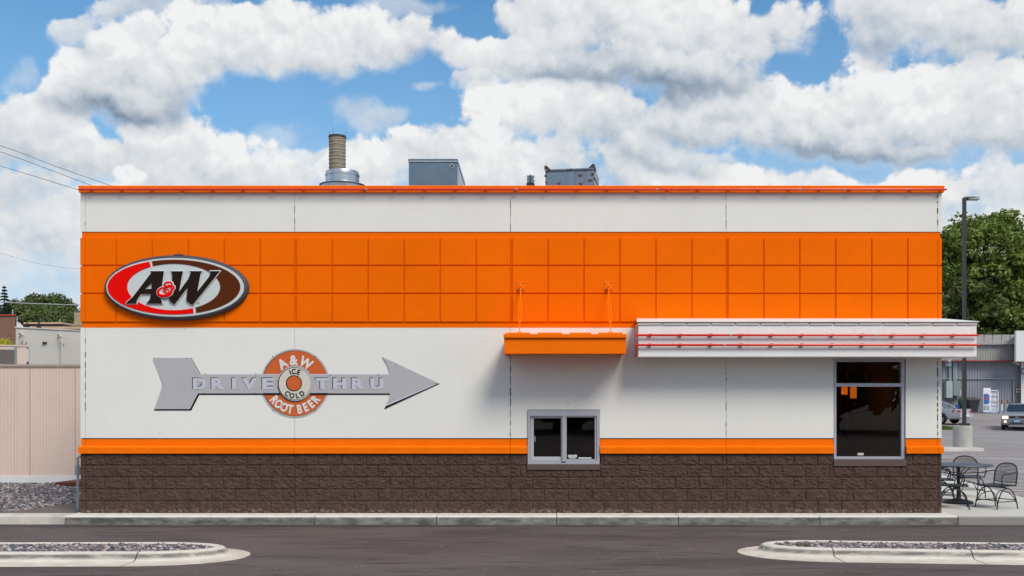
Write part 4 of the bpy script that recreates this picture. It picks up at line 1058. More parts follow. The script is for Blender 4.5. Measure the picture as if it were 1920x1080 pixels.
# rusty swamp cooler
Yr = 4.2; rx0, rx1 = X(1022.5, Yr), X(1113.5, Yr); w = rx1-rx0; kk = (CAMD+Yr)/FPX
ru = thing('rusty_cooler', 'rusty blue sheet metal cooler with upturned corners on the roof', 'air unit', (rx0, Yr, ZR), R(-9))
top = Z(320.5, Yr)-ZR
def L(px, py): return ((px-1022.5)*kk, Z(py, Yr)-ZR)
m = MB(); m.box(0, w, 0, 1.15, 0, top); loc_build(m, 'cabinet', RUSTY, ru)
m = MB(); m.box(-.01, w+.01, -.012, 1.16, top+.001, top+.028); loc_build(m, 'lid', mat('cooler_lid_blue', (.20,.25,.33), .5, .3, color2=(.10,.05,.04), c2scale=5, c2=(.55,.6)), ru)
m = MB(); m.box(.01, w-.01, -.014, -.0125, top-.018, top-.004); loc_build(m, 'seam_strip', RUSTD, ru)
for x_, s_ in ((0, 1), (w, -1)):
    m = MB(); zt_ = Z(311, Yr)-ZR
    m.prism([(x_-s_*.02, top+.03), (x_-s_*.02, zt_), (x_+s_*.03, zt_), (x_+s_*.11, top+.03)], -.01, .02)
    m.cyl((x_+s_*.015, 0, zt_), (x_+s_*.015, 0, zt_+.08), .003, n=4)
    loc_build(m, 'corner_flare', RUSTD, ru)
m = MB(); m.prism([(w+.0, top-.0), (w+.02, top-.0), (w+.02, top+.08), (w+.0, top+.08)], .0, .3); m.box(w-.18-.02, w-.18+.16-.02, .2, .4, top+.03, top+.055)
m.box(-.018, .03, -.02, .02, L(0, 331.5)[1], L(0, 328.5)[1]); m.box(w-.04, w+.02, -.02, .0, L(0, 330.5)[1], L(0, 328.5)[1]); m.box(w+.001, w+.02, .05, 1.1, L(0, 337)[1], L(0, 334)[1]); loc_build(m, 'bracket', RUSTD, ru)
m = MB(); m.box(w+.001, w+.012, .1, 1.05, .2, L(0, 335)[1]); m.box(w+.001, w+.012, .1, 1.05, L(0, 333)[1], top-.02); loc_build(m, 'side_panel', mat('pale_side_panel', (.42,.38,.37), .6), ru)

# ------------------------------------------------------------------ patio furniture
tx_, ty_ = X(1797, 1.65), 1.65
tab = thing('patio_table', 'round dark steel patio table standing beside the building corner', 'table', (tx_, ty_, 0))
m = MB(); m.lathe((tx_, ty_, 0), [(.01, .698), (.58, .700), (.60, .705), (.61, .718), (.605, .726), (.59, .722), (.01, .720)], 48); m.build('table_top', TTOP, tab, smooth=True)
m = MB(); m.cyl((tx_, ty_, .05), (tx_, ty_, .698), .032, n=14); m.build('pedestal', IRON, tab, smooth=True)
m = MB(); m.lathe((tx_, ty_, 0), [(.26, .0), (.265, .03), (.25, .045), (.12, .075), (.05, .09), (.04, .12)], 32); m.build('base', IRON, tab, smooth=True)
for a in range(3):
    m = MB(); an = a*2*PI/3+.4; m.tube(catmull([(tx_+.04*math.cos(an), ty_+.04*math.sin(an), .45), (tx_+.2*math.cos(an), ty_+.2*math.sin(an), .60), (tx_+.42*math.cos(an), ty_+.42*math.sin(an), .695)]), .009, 6); m.build('brace', IRON, tab, smooth=True)
def make_chair():
    "faces +x; seat centre at the origin"
    c = thing('patio_chair', '', 'chair')
    r_ = .0105
    m = MB()
    for s in (-1, 1):   # hoop back, one continuous tube made of two mirrored halves would seam; do it once
        pass
    hoop = catmull([(-.21,-.235,.40),(-.23,-.24,.55),(-.255,-.225,.68),(-.285,-.15,.765),(-.295,0,.795),(-.285,.15,.765),(-.255,.225,.68),(-.23,.24,.55),(-.21,.235,.40)], 5)
    m.tube(hoop, .012, 8); m.tube(catmull([(-.215,-.235,.47),(-.235,-.12,.455),(-.24,0,.45),(-.235,.12,.455),(-.215,.235,.47)]), .008, 6); m.build('back_frame', IRON, c, smooth=True)
    # mesh back
    m = MB(); rows_ = []
    for i in range(9):
        t = i/8; z = .46+.32*t
        # half width and depth of hoop at this height
        hw = .235 if z < .62 else .235*math.sqrt(max(0, 1-((z-.62)/.172)**2))
        xb = -.215-.08*t
        rows_.append([(xb-.035*(1-(y/.24)**2) if True else xb, y, z) for y in [hw*(-1+2*j/8) for j in range(9)]])
    m.add([p for r in rows_ for p in r], [(i*9+j, i*9+j+1, (i+1)*9+j+1, (i+1)*9+j) for i in range(8) for j in range(8)]); m.build('mesh_back', MESHM, c, smooth=True)
    for s in (-1, 1):
        m = MB(); m.tube(catmull([(-.255,s*.228,.66),(-.16,s*.265,.645),(-.02,s*.275,.62),(.10,s*.275,.615),(.155,s*.272,.60),(.17,s*.268,.55),(.16,s*.26,.46),(.13,s*.245,.405)], 4), .0105, 8); m.build('arm', IRON, c, smooth=True)
    # seat
    m = MB(); N = 12; vs = []
    for i in range(N+1):
        for j in range(N+1):
            x = -.23+.47*i/N; y = (-.235+.47*j/N)*(1-.06*(1-i/N)); vs.append((x, y, .415-.012*(1-(2*j/N-1)**2)*(1-(2*i/N-1)**2)+(.0 if i < N else -.012)))
    f_ = [(i*(N+1)+j, (i+1)*(N+1)+j, (i+1)*(N+1)+j+1, i*(N+1)+j+1) for i in range(N) for j in range(N)]
    m.add(vs, f_); m.add([(a, b, z-.006) for a, b, z in vs], [q[::-1] for q in f_]); m.build('seat', SEATM, c, smooth=True)
    m = MB(); m.tube([(-.23,-.225,.408),(-.1,-.238,.405),(.15,-.24,.405),(.235,-.22,.403),(.25,0,.40),(.235,.22,.403),(.15,.24,.405),(-.1,.238,.405),(-.23,.225,.408)], .010, 8, closed=True)
    m.tube([(.0,-.2,.372),(.0,.2,.372)], .012, 8)
    for k in range(7): m.cyl((-.01, -.12+.04*k, .385), (.01, -.12+.04*k, .385), .016, n=8)
    m.build('seat_frame', IRON, c, smooth=True)
    # arched legs: two inverted U on each side pair
    for s in (-1, 1):
        m = MB(); m.tube(catmull([(.255,s*.235,.0),(.225,s*.235,.13),(.17,s*.232,.25),(.09,s*.228,.335),(.0,s*.225,.36),(-.09,s*.228,.335),(-.17,s*.232,.25),(-.225,s*.235,.13),(-.255,s*.235,.0)], 4), .0105, 8)
        for q in (-1, 1): m.cyl((q*.255, s*.235, 0), (q*.255, s*.235, .012), .02, .012, n=10)
        m.tube([(.222,s*.235,.13),(-.222,s*.235,.13)], .0085, 6)
        m.build('leg_arch', IRON, c, smooth=True)
    m = MB()
    for q in (-1, 1): m.tube(catmull([(q*.24,-.235,.08),(q*.20,-.15,.24),(q*.13,0,.30),(q*.20,.15,.24),(q*.24,.235,.08)], 4), .008, 6); m.tube([(q*.215,-.235,.15),(q*.215,.235,.15)], .0085, 6)
    m.tube([(0,-.225,.36),(0,-.2,.372)], .012, 6); m.tube([(0,.225,.36),(0,.2,.372)], .012, 6)
    m.build('stretcher', IRON, c, smooth=True)
    return c
ch0 = make_chair(); GC = 'chairs around the round patio table'
spots = [((X(1868, .85), .85), R(204), 'rightmost black wrought iron patio chair, facing left toward the round table'),
         ((X(1787, .85), .85), R(-20), 'black wrought iron patio chair nearest the brown block corner, its back cut off'),
         ((X(1817, 2.95), 2.95), R(-97), 'black wrought iron patio chair behind the table, mesh back rising over the table top'),
         ((X(1763, 2.2), 2.2), R(-20), 'black wrought iron patio chair mostly hidden behind the building corner')]
for i, (p, rz, lb) in enumerate(spots):
    o = ch0 if i == 0 else copy_tree(ch0)
    o.location = (p[0], p[1], 0); o.rotation_euler = (0, 0, rz); o['label'] = lb; o['group'] = GC; o['category'] = 'chair'

# ------------------------------------------------------------------ lamp post on concrete drum, kerb end behind
Yl = 25.0; lx = X(1805, Yl)
lp = thing('street_lamp', 'dark square parking lot lamp post on a pale concrete drum', 'lamp post', (lx, Yl, -.15))
kk = (CAMD+Yl)/FPX; zd = Z(798, Yl)
m = MB(); m.lathe((lx, Yl, 0), [(.385, -.15), (.385, .18), (.380, .185), (.385, .19), (.385, .47), (.380, .475), (.385, .48), (.385, zd-.02), (.36, zd)], 36); m.build('concrete_base', CONC_D, lp, smooth=True)
m = MB(); px_ = X(1808, Yl); m.box(px_-.065, px_+.065, Yl-.065, Yl+.065, zd, Z(371, Yl)); m.build('pole', DKMETAL, lp)
m = MB(); m.box(px_-.17, px_+.17, Yl-.17, Yl+.17, zd-.001, Z(793.5, Yl)); m.build('base_plate', DKMETAL, lp)
m = MB(); zh = Z(372.5, Yl); m.tube([(px_-.0, Yl, zh-.12), (px_-.0, Yl, zh-.03), (px_+.05, Yl, zh+.02), (px_+.12, Yl, zh+.02)], .075, 10)
m.add([(px_+.12,Yl-.14,zh-.055),(px_+.60,Yl-.14,zh-.055),(px_+.60,Yl+.14,zh-.055),(px_+.12,Yl+.14,zh-.055),(px_+.12,Yl-.12,zh+.07),(px_+.60,Yl-.1,zh+.06),(px_+.60,Yl+.1,zh+.06),(px_+.12,Yl+.12,zh+.07),(px_+.66,Yl,zh)], [(0,3,2,1),(4,5,6,7),(0,1,5,4),(2,3,7,6),(3,0,4,7),(1,8,5),(5,8,6),(6,8,2),(2,8,1)])
m.build('lamp_head', mat('dark_green_grey_lamp', (.03,.045,.045), .4), lp)
m = MB(); y0 = 24.0
pr = [(y0-.25,-.149),(y0-.22,-.06),(y0-.12,-.01),(y0+2.2,-.01),(y0+2.2,-.149)]; xa, xb = 14.0, X(1852, y0)
n = 5; vs = [(xa,y,z) for y, z in pr]+[(xb-.25,y,z) for y, z in pr]+[(xb,y0+.5,-.149)]
m.add(vs, [(i, n+i, n+(i+1)%n, (i+1)%n) for i in range(n)]+[tuple(range(n)), (5,10,6),(6,10,7),(7,10,8),(8,10,9)]); kind(m.build('kerb', CONC), 'structure')
# grass verge across the street
def grass_patch():
    n = 5000; y = rng.uniform(42.6, 45.6, n); x = rng.uniform(20, X(1791, 44), n); z = np.interp(y, [34, 64], [-.15, 1.0])
    a = rng.uniform(0, 6.28, n); w = .05; h = rng.uniform(.05, .13, n)
    V = np.stack([np.stack([x-w*np.cos(a), y-w*np.sin(a), z], 1), np.stack([x+w*np.cos(a), y+w*np.sin(a), z], 1), np.stack([x+rng.uniform(-.05,.05,n), y, z+h], 1)], 1)
    tag(kind(np_mesh('grass', V.reshape(-1, 3), np.arange(3*n).reshape(-1, 3), LEAF_G), 'stuff'), 'strip of short green grass across the street behind the lamp post', 'grass')
grass_patch()

# ------------------------------------------------------------------ grey building behind right
YG = 65.0
def corr_wall(m, x0, x1, y, z0, z1, pitch=.3, dep=.05, thick=.2):
    n = max(1, int(round((x1-x0)/pitch))); p = (x1-x0)/n; pts = []
    for k in range(n):
        a = x0+k*p; pts += [(a, y), (a+p*.62, y), (a+p*.72, y-dep), (a+p*.9, y-dep)]
    pts.append((x1, y)); N = len(pts)
    vs = [(a, b, z0) for a, b in pts]+[(a, b, z1) for a, b in pts]; m.add(vs, [(i, i+1, N+i+1, N+i) for i in range(N-1)])
    m.box(x0, x1, y+.001, y+thick, z0, z1)
gb = thing('warehouse', 'grey corrugated metal building with weathered roof and red trim behind the parking lot', 'building', (X(1850, YG), YG, 1.0))
m = MB(); corr_wall(m, 24, X(1915, YG), YG, .8, Z(676, YG)+.1, .22, .035); m.build('wall', GREYMETAL, gb)
m = MB(); corr_wall(m, 24, X(1904, YG-.6), YG-.6, Z(675.5, YG-.6), Z(645.5, YG-.6), .2, .03, .59); m.build('fascia', GREYFASC, gb)
m = MB(); x1_ = X(1904, YG-.6)+.3; x2_ = x1_; x1_ = x1_+1.2
for k in range(24):
    a = 24+(x1_-24)*k/24; b = 24+(x1_-24)*(k+1)/24
    sk = .073*b; m.add([(a, YG-.9, Z(645.8, YG-.9)), (b-.03, YG-.9, Z(645.8, YG-.9)), (b-.03+sk, YG+5, Z(627.5, YG+5)), (a+sk, YG+5, Z(627.5, YG+5)), (b-.03, YG-.9, Z(645.8, YG-.9)), (b, YG-.9, Z(645.8, YG-.9)+.02), (b+sk, YG+5, Z(627.5, YG+5)+.02), (b-.03+sk, YG+5, Z(627.5, YG+5))], [(0,1,2,3),(4,5,6,7)])
x1_ = x2_; m.box(24, x1_, YG-.88, YG-.84, Z(646.5, YG-.9), Z(645.2, YG-.9)); m.build('roof', ROOFMETAL, gb)
m = MB(); m.box(24, x1_, YG-.68, YG-.61, Z(677.3, YG-.6), Z(675.5, YG-.6)); m.build('red_trim', REDTRIM, gb)
m = MB(); z = Z(709.5, YG); m.box(24, X(1899, YG), YG-.16, YG-.09, z-.04, z+.04); xv = X(1899, YG); m.box(xv-.04, xv+.04, YG-.16, YG-.09, Z(752, YG), z)
for px in (1798, 1815, 1833, 1852, 1871, 1890): x = X(px, YG); m.box(x-.03, x+.03, YG-.15, YG-.07, z, z+.16)
m.build('pipe_run', PIPEG, gb)
m = MB(); m.box(X(1769, YG), X(1780.5, YG), YG-.6, YG-.07, Z(746, YG), Z(714.5, YG)); m.build('electric_cabinet', mat('pale_cabinet', (.36,.42,.42), .5, .2), gb)
m = MB(); m.box(X(1782, YG), X(1795, YG), YG-.6, YG-.07, Z(742, YG), Z(714.5, YG)); m.build('electric_cabinet', ELEC, gb)
m = MB(); m.cyl((X(1796, YG), YG-.3, Z(741.5, YG)), (X(1796, YG), YG-.3, Z(731, YG)), .13, n=14); m.build('meter', PVC, gb, smooth=True)
m = MB()
for px in (1778.5, 1781, 1786, 1788.5, 1791): x = X(px, YG); m.cyl((x, YG-.2, Z(714.5, YG)), (x, YG-.2, Z(678, YG)), .045, n=8)
m.build_each('conduit', mat('conduit_pale', (.40,.47,.49), .45, .4), gb, smooth=True)
m = MB(); m.box(X(1765, YG), X(1775, YG), YG-.9, YG-.61, Z(687, YG), Z(676.8, YG)); m.cyl((X(1768, YG), YG-1.0, Z(680, YG)), (X(1774, YG), YG-1.0, Z(675, YG)), .15, n=10); m.build('duct', PIPEG, gb, smooth=True)
for px, py in ((1903, 681), (1908, 683.5)):
    x, z = P(px, py, YG-.8); m = MB(); m.add([(x-.12,YG-.9,z+.03),(x+.12,YG-.9,z-.05),(x+.12,YG-.7,z-.05),(x-.12,YG-.7,z+.03),(x-.12,YG-.9,z+.15),(x+.12,YG-.9,z+.08),(x+.12,YG-.7,z+.08),(x-.12,YG-.7,z+.15)], [(0,3,2,1),(4,5,6,7),(0,1,5,4),(1,2,6,5),(2,3,7,6),(3,0,4,7)]); m.build('flood_light', PVC, gb)
# white storefront canopy beside it
wb = thing('white_storefront', 'white boxy storefront fascia at the right edge behind the silver suv', 'building', (X(1915, YG-1.5), YG-1.5, 1.0))
f_ = (CAMD+YG+6)/(CAMD+63); xw = X(1905, 63); m = MB(); m.slab([(xw, 63), (50, 63), (56, YG+6), (xw*f_+.05, YG+6)], Z(677.5, 63), Z(620, 63)); m.build('fascia_box', PALEWALL, wb)
xv_ = X(1902, 63); m = MB(); m.slab([(xv_, 62.98), (xw-.002, 62.98), (xw*f_+.04, YG+6), (xv_*f_+.02, YG+6)], Z(677.5, 63), Z(620, 63)); m.build('edge_trim', mat('lavender_grey_trim', (.30,.31,.37), .5), wb)
m = MB(); xq = X(1914.5, 64.5); m.slab([(xq, 64.5), (50, 64.5), (54, YG+6), (xq*(CAMD+YG+6)/(CAMD+64.5)+.05, YG+6)], .8, Z(677.5, 63)-.01); m.build('wall', PALEWALL, wb)
m = MB(); x, z = P(1919, 696, 64.5); m.tube([(x+.22*math.cos(2*PI*q/20), 64.46, z+.22*math.sin(2*PI*q/20)) for q in range(20)], .05, 6, closed=True); m.build('round_emblem', CARGREY, wb, smooth=True)
# red bordered wall sign
x, z = P(1908, 732, YG); sg = thing('warning_sign', 'small white sign with red border on the grey corrugated wall', 'sign', (x, YG-.08, z-.2))
kk = (CAMD+YG)/FPX
m = MB(); m.box(x-4.4*kk, x+4.4*kk, YG-.10, YG-.065, z-5.4*kk, z+5.4*kk); m.build('border', REDTRIM, sg)
m = MB(); m.box(x-3.3*kk, x+3.3*kk, YG-.11, YG-.101, z-4.2*kk, z+3.6*kk); m.build('sign_face', WHITEM, sg)
m = MB(); m.box(x-2.2*kk, x+1.8*kk, YG-.118, YG-.111, z-1.6*kk, z+1.4*kk); m.box(x-2*kk, x-.8*kk, YG-.118, YG-.111, z-3*kk, z-2.1*kk); m.box(x+.8*kk, x+2*kk, YG-.118, YG-.111, z-3*kk, z-2.1*kk); m.build('symbol', BLACK, sg)
# ice merchandiser
Yi = 63.0; kk = (CAMD+Yi)/FPX; zi = gz(Yi)
ix = X(1856, Yi); ic_ = thing('ice_freezer', 'white ice merchandiser with open glass door and blue poster on a blue pallet', 'freezer', (ix, Yi, zi))
def pb(m, a, b, ya, yb, y0, y1): m.box(X(a, Yi), X(b, Yi), y0, y1, Z(yb, Yi), Z(ya, Yi))
m = MB(); pb(m, 1842, 1872, 773.5, 776, Yi-.5, Yi+.8)
for a in (1843, 1855, 1868): pb(m, a, a+3, 776, 777.5, Yi-.5, Yi+.8)
# pallet is its own thing
pl_ = thing('pallet', 'blue pallet lying under the white ice merchandiser', 'pallet', (ix, Yi, zi)); m.build('deck', BLUEB, pl_)
m = MB(); pb(m, 1857, 1871, 732, 773.3, Yi+.02, Yi+.7); m.build('cabinet', mat('ice_cabinet_grey', (.33,.35,.38), .5), ic_)
m = MB()
for a, b, c, d in ((1856, 1857.4, 732, 773.3), (1869.8, 1871.6, 732, 773.3), (1856, 1871.5, 731.5, 733.5), (1856, 1871.5, 771.5, 773.4), (1856, 1871.5, 751.5, 753)): pb(m, a, b, c, d, Yi-.08, Yi+.019)
m.build('door_frame', WHITEM, ic_)
m = MB()
for c, d in ((736, 743), (745, 751), (754.5, 762), (763.5, 771)): pb(m, 1858, 1869, c, d, Yi-.02, Yi+.018)
m.build('ice_bag_stack', ICE, ic_)
m = MB(); pb(m, 1842, 1855.5, 731, 773, Yi-.16, Yi-.09); pb(m, 1843, 1856.5, 727.5, 732.5, Yi-.1, Yi+.3); dr = m.build('open_door', WHITEM, ic_)
m = MB(); pb(m, 1843.2, 1850.5, 738.5, 757.5, Yi-.18, Yi-.161); m.build('poster', BLUEP, dr)
m = MB(); pb(m, 1845.3, 1848.5, 744, 750, Yi-.19, Yi-.181); m.build('poster_emblem', RED, dr)
m = MB(); pb(m, 1851.2, 1853.2, 740, 756, Yi-.18, Yi-.161); m.build('poster_strip', BLUEP, dr)
m = MB(); pb(m, 1843.2, 1847.5, 760, 769, Yi-.18, Yi-.161); pb(m, 1849, 1853, 760, 769, Yi-.18, Yi-.161); m.build('door_vent', mat('ice_vent_grey', (.32,.34,.38), .5), dr)
# dumpster, green bin, blue barrel
Yd = 62.5; kk = (CAMD+Yd)/FPX; zd_ = gz(Yd)
du = thing('dumpster', 'black dumpster with closed lids against the grey wall', 'dumpster', (X(1821, Yd), Yd, zd_))
m = MB(); xa, xb = X(1811, Yd), X(1830, Yd); za = Z(772, Yd); zb2 = Z(750, Yd)
m.add([(xa+.1,Yd-.5,za),(xb-.1,Yd-.5,za),(xb-.1,Yd+.6,za),(xa+.1,Yd+.6,za),(xa,Yd-.7,zb2-.05),(xb,Yd-.7,zb2-.05),(xb,Yd+.7,zb2+.1),(xa,Yd+.7,zb2+.1)], [(0,3,2,1),(4,5,6,7),(0,1,5,4),(1,2,6,5),(2,3,7,6),(3,0,4,7)]); m.build('bin_body', PLAST, du)
m = MB(); xm = (xa+xb)/2
for a, b in ((xa-.05, xm-.02), (xm+.02, xb+.15)): m.add([(a,Yd-.75,zb2-.04),(b,Yd-.75,zb2-.04),(b,Yd+.72,zb2+.15),(a,Yd+.72,zb2+.15),(a,Yd-.75,zb2+.03),(b,Yd-.75,zb2+.03),(b,Yd+.72,zb2+.22),(a,Yd+.72,zb2+.22)], [(0,3,2,1),(4,5,6,7),(0,1,5,4),(1,2,6,5),(2,3,7,6),(3,0,4,7)])
m.build('lid', mat('dumpster_lid', (.06,.06,.062), .5), du)
gr = thing('green_bin', 'rounded dark green bin behind the lamp post beside the dumpster', 'bin', (X(1804, 63.2), 63.2, gz(63.2)))
m = MB(); kk = 80.2/FPX; gx = X(1804, 63.2); m.lathe((gx, 63.2, gz(63.2)), [(.22, 0), (.28, .1), (.33, .9), (.34, 1.0), (.30, 1.12), (.16, 1.24), (.02, 1.28)], 20); m.build('bin_body', GREENB, gr, smooth=True)
m = MB(); m.lathe((gx, 63.2, gz(63.2)), [(.345, .96), (.36, .98), (.345, 1.0)], 20); m.build('rim', GREENB, gr)
bb = thing('blue_barrel', 'small blue plastic barrel standing by the grey wall above the truck bed', 'barrel', (X(1795.5, 62.9), 62.9, gz(62.9)))
m = MB(); bx_ = X(1795.5, 62.9); m.lathe((bx_, 62.9, gz(62.9)), [(.14, 0), (.17, .1), (.175, .5), (.14, .62), (.05, .64)], 18); m.build('drum', BLUEB, bb, smooth=True)
m = MB(); m.lathe((bx_, 62.9, gz(62.9)), [(.06, .63), (.06, .68), (.01, .69)], 12); m.build('cap', BLUEB, bb)
for px, ya, yb, lb in ((1878.3, 750, 775.5, 'white bollard with red top left of the silver suv, the nearer of two'), (1889.3, 750, 771, 'white bollard with red top just above the hood of the silver suv')):
    Y = 60.5 if px < 1880 else 61.5; x = X(px, Y)
    bo = thing('bollard', lb, 'bollard', (x, Y, gz(Y)), group='red topped bollards by the grey wall'); z = gz(Y)
    m = MB(); m.cyl((x, Y, z), (x, Y, Z(757.5, Y)), .062, n=12); m.build('post', WHITEM, bo, smooth=True)
    m = MB(); m.cyl((x, Y, Z(757.5, Y)), (x, Y, Z(750, Y)), .064, .055, n=12); m.build('red_top', REDTRIM, bo, smooth=True)

# ------------------------------------------------------------------ vehicles
def loft(sections):
    "sections: list of (x, [(y, z), ...]) closed rings with equal counts"
    m = MB(); n = len(sections[0][1]); vs = [(x, y, z) for x, ring in sections for y, z in ring]
    fs = [(i*n+j, (i+1)*n+j, (i+1)*n+(j+1)%n, i*n+(j+1)%n) for i in range(len(sections)-1) for j in range(n)]
    fs += [tuple(range(n)), tuple((len(sections)-1)*n+j for j in range(n-1, -1, -1))]; m.add(vs, fs); return m
def car_ring(hw, zb, zs, zt, tw):
    "half width, bottom, shoulder height, top height, top half width"
    h = [(hw*.86, zb), (hw*.98, zb+.10), (hw, (zb+zs)/2+.03), (hw*.985, zs), (tw+(hw-tw)*.35, zs+(zt-zs)*.45 if zt > zs+.1 else zs+(zt-zs)*.8), (tw, zt-.02), (tw*.8, zt)]
    return h+[(-y, z) for y, z in h[::-1]]
def wheel(par, x, y, r, side):
    m = MB(); w = .20; pr = [(r*.62, -w/2), (r*.9, -w/2), (r, -w/2+.03), (r, w/2-.03), (r*.9, w/2), (r*.62, w/2)]
    n = 24; vs = [(x+a*math.cos(2*PI*k/n), y+b, r+a*math.sin(2*PI*k/n)) for a, b in pr for k in range(n)]
    m.add(vs, [(i*n+k, i*n+(k+1)%n, (i+1)*n+(k+1)%n, (i+1)*n+k) for i in range(5) for k in range(n)])
    t = loc_build(m, 'wheel', TYRE, par)
    m = MB(); m.cyl((x, y-.06, r), (x, y+.06, r), r*.60, n=20); loc_build(m, 'wheel_disc', PLAST, t)
    m = MB()
    for k in range(5):
        a = 2*PI*k/5+.3; p = Vector((x+r*.6*math.cos(a), y+side*.08, r+r*.6*math.sin(a))); q = Vector((x+.03*math.cos(a), y+side*.10, r+.03*math.sin(a))); m.cyl(q, p, .045, .035, n=6)
    m.tube([(x+r*.6*math.cos(2*PI*k/20), y+side*.08, r+r*.6*math.sin(2*PI*k/20)) for k in range(20)], .022, 6, closed=True); m.cyl((x, y+side*.06, r), (x, y+side*.12, r), .05, n=10)
    loc_build(m, 'rim', CHROME, t)
def make_suv():
    c = thing('suv', 'silver suv with headlights on driving toward the street', 'car')
    secs = [(-2.22, car_ring(.80, .38, .80, .86, .70)), (-2.12, car_ring(.85, .30, .88, .96, .74)), (-1.2, car_ring(.88, .26, .96, 1.04, .72)), (-.95, car_ring(.88, .26, .98, 1.06, .72)),
            (-.25, car_ring(.88, .26, .98, 1.50, .62)), (.2, car_ring(.88, .26, .98, 1.57, .60)), (1.6, car_ring(.88, .26, 1.0, 1.56, .60)), (2.05, car_ring(.86, .28, 1.0, 1.40, .62)), (2.2, car_ring(.82, .36, .95, 1.08, .66))]
    b = loc_build(loft(secs), 'body', SILVER, c); b.data.polygons.foreach_set('use_smooth', [True]*len(b.data.polygons)); b.data.set_sharp_from_angle(angle=R(35))
    m = MB(); m.add([(-.97,-.66,1.07),(-.97,.66,1.07),(-.30,.57,1.49),(-.30,-.57,1.49)], [(0,1,2,3)]); m.v = [(x-.02, y, z+.02) for x, y, z in m.v]; loc_build(m, 'windscreen', CARGLASS, c)
    for s in (-1, 1):
        m = MB(); m.add([(-.75,s*.86,1.03),(.55,s*.875,1.03),(.50,s*.70,1.47),(-.25,s*.69,1.45)], [(0,1,2,3)]); m.add([(.62,s*.875,1.03),(1.9,s*.86,1.06),(1.7,s*.70,1.46),(.57,s*.70,1.47)], [(0,1,2,3)]); loc_build(m, 'side_window', CARGLASS, c)
        m = MB(); m.box(-2.245, -2.19, min(s*.47, s*.79), max(s*.47, s*.79), .67, .83); loc_build(m, 'headlight', HEADL, c)
        m = MB(); m.cyl((-2.325, s*.62, .50), (-2.295, s*.62, .50), .075, n=12); loc_build(m, 'fog_lamp', HEADL, c)
        m = MB(); m.box(-.75, -.6, s*.88, s*1.02, 1.0, 1.13) if s > 0 else m.box(-.75, -.6, -1.02, -.88, 1.0, 1.13); loc_build(m, 'mirror', SILVER, c)
        wheel(c, -1.35, s*.78, .33, s); wheel(c, 1.3, s*.78, .33, s)
        m = MB(); m.tube([(-.2, s*.55, 1.56), (0, s*.55, 1.62), (1.4, s*.55, 1.62), (1.6, s*.55, 1.56)], .018, 6); loc_build(m, 'roof_rail', PLAST, c)
    m = MB(); m.box(-2.25, -2.17, -.42, .42, .68, .84); g = loc_build(m, 'grille', PLAST, c)
    m = MB(); m.box(-2.265, -2.251, -.44, .44, .665, .68); m.box(-2.265, -2.251, -.44, .44, .84, .857); m.box(-2.265, -2.251, -.08, .08, .74, .79); loc_build(m, 'grille_trim', CHROME, g)
    m = MB(); m.box(-2.30, -2.15, -.80, .80, .34, .60); m.box(-2.31, -2.301, -.45, .45, .38, .45); loc_build(m, 'bumper', CARGREY, c)
    m = MB(); m.box(-2.318, -2.311, -.35, .35, .385, .445); loc_build(m, 'intake', PLAST, c)
    m = MB(); m.box(-2.33, -2.301, -.16, .16, .47, .60); loc_build(m, 'number_plate', PLATEB, c)
    return c
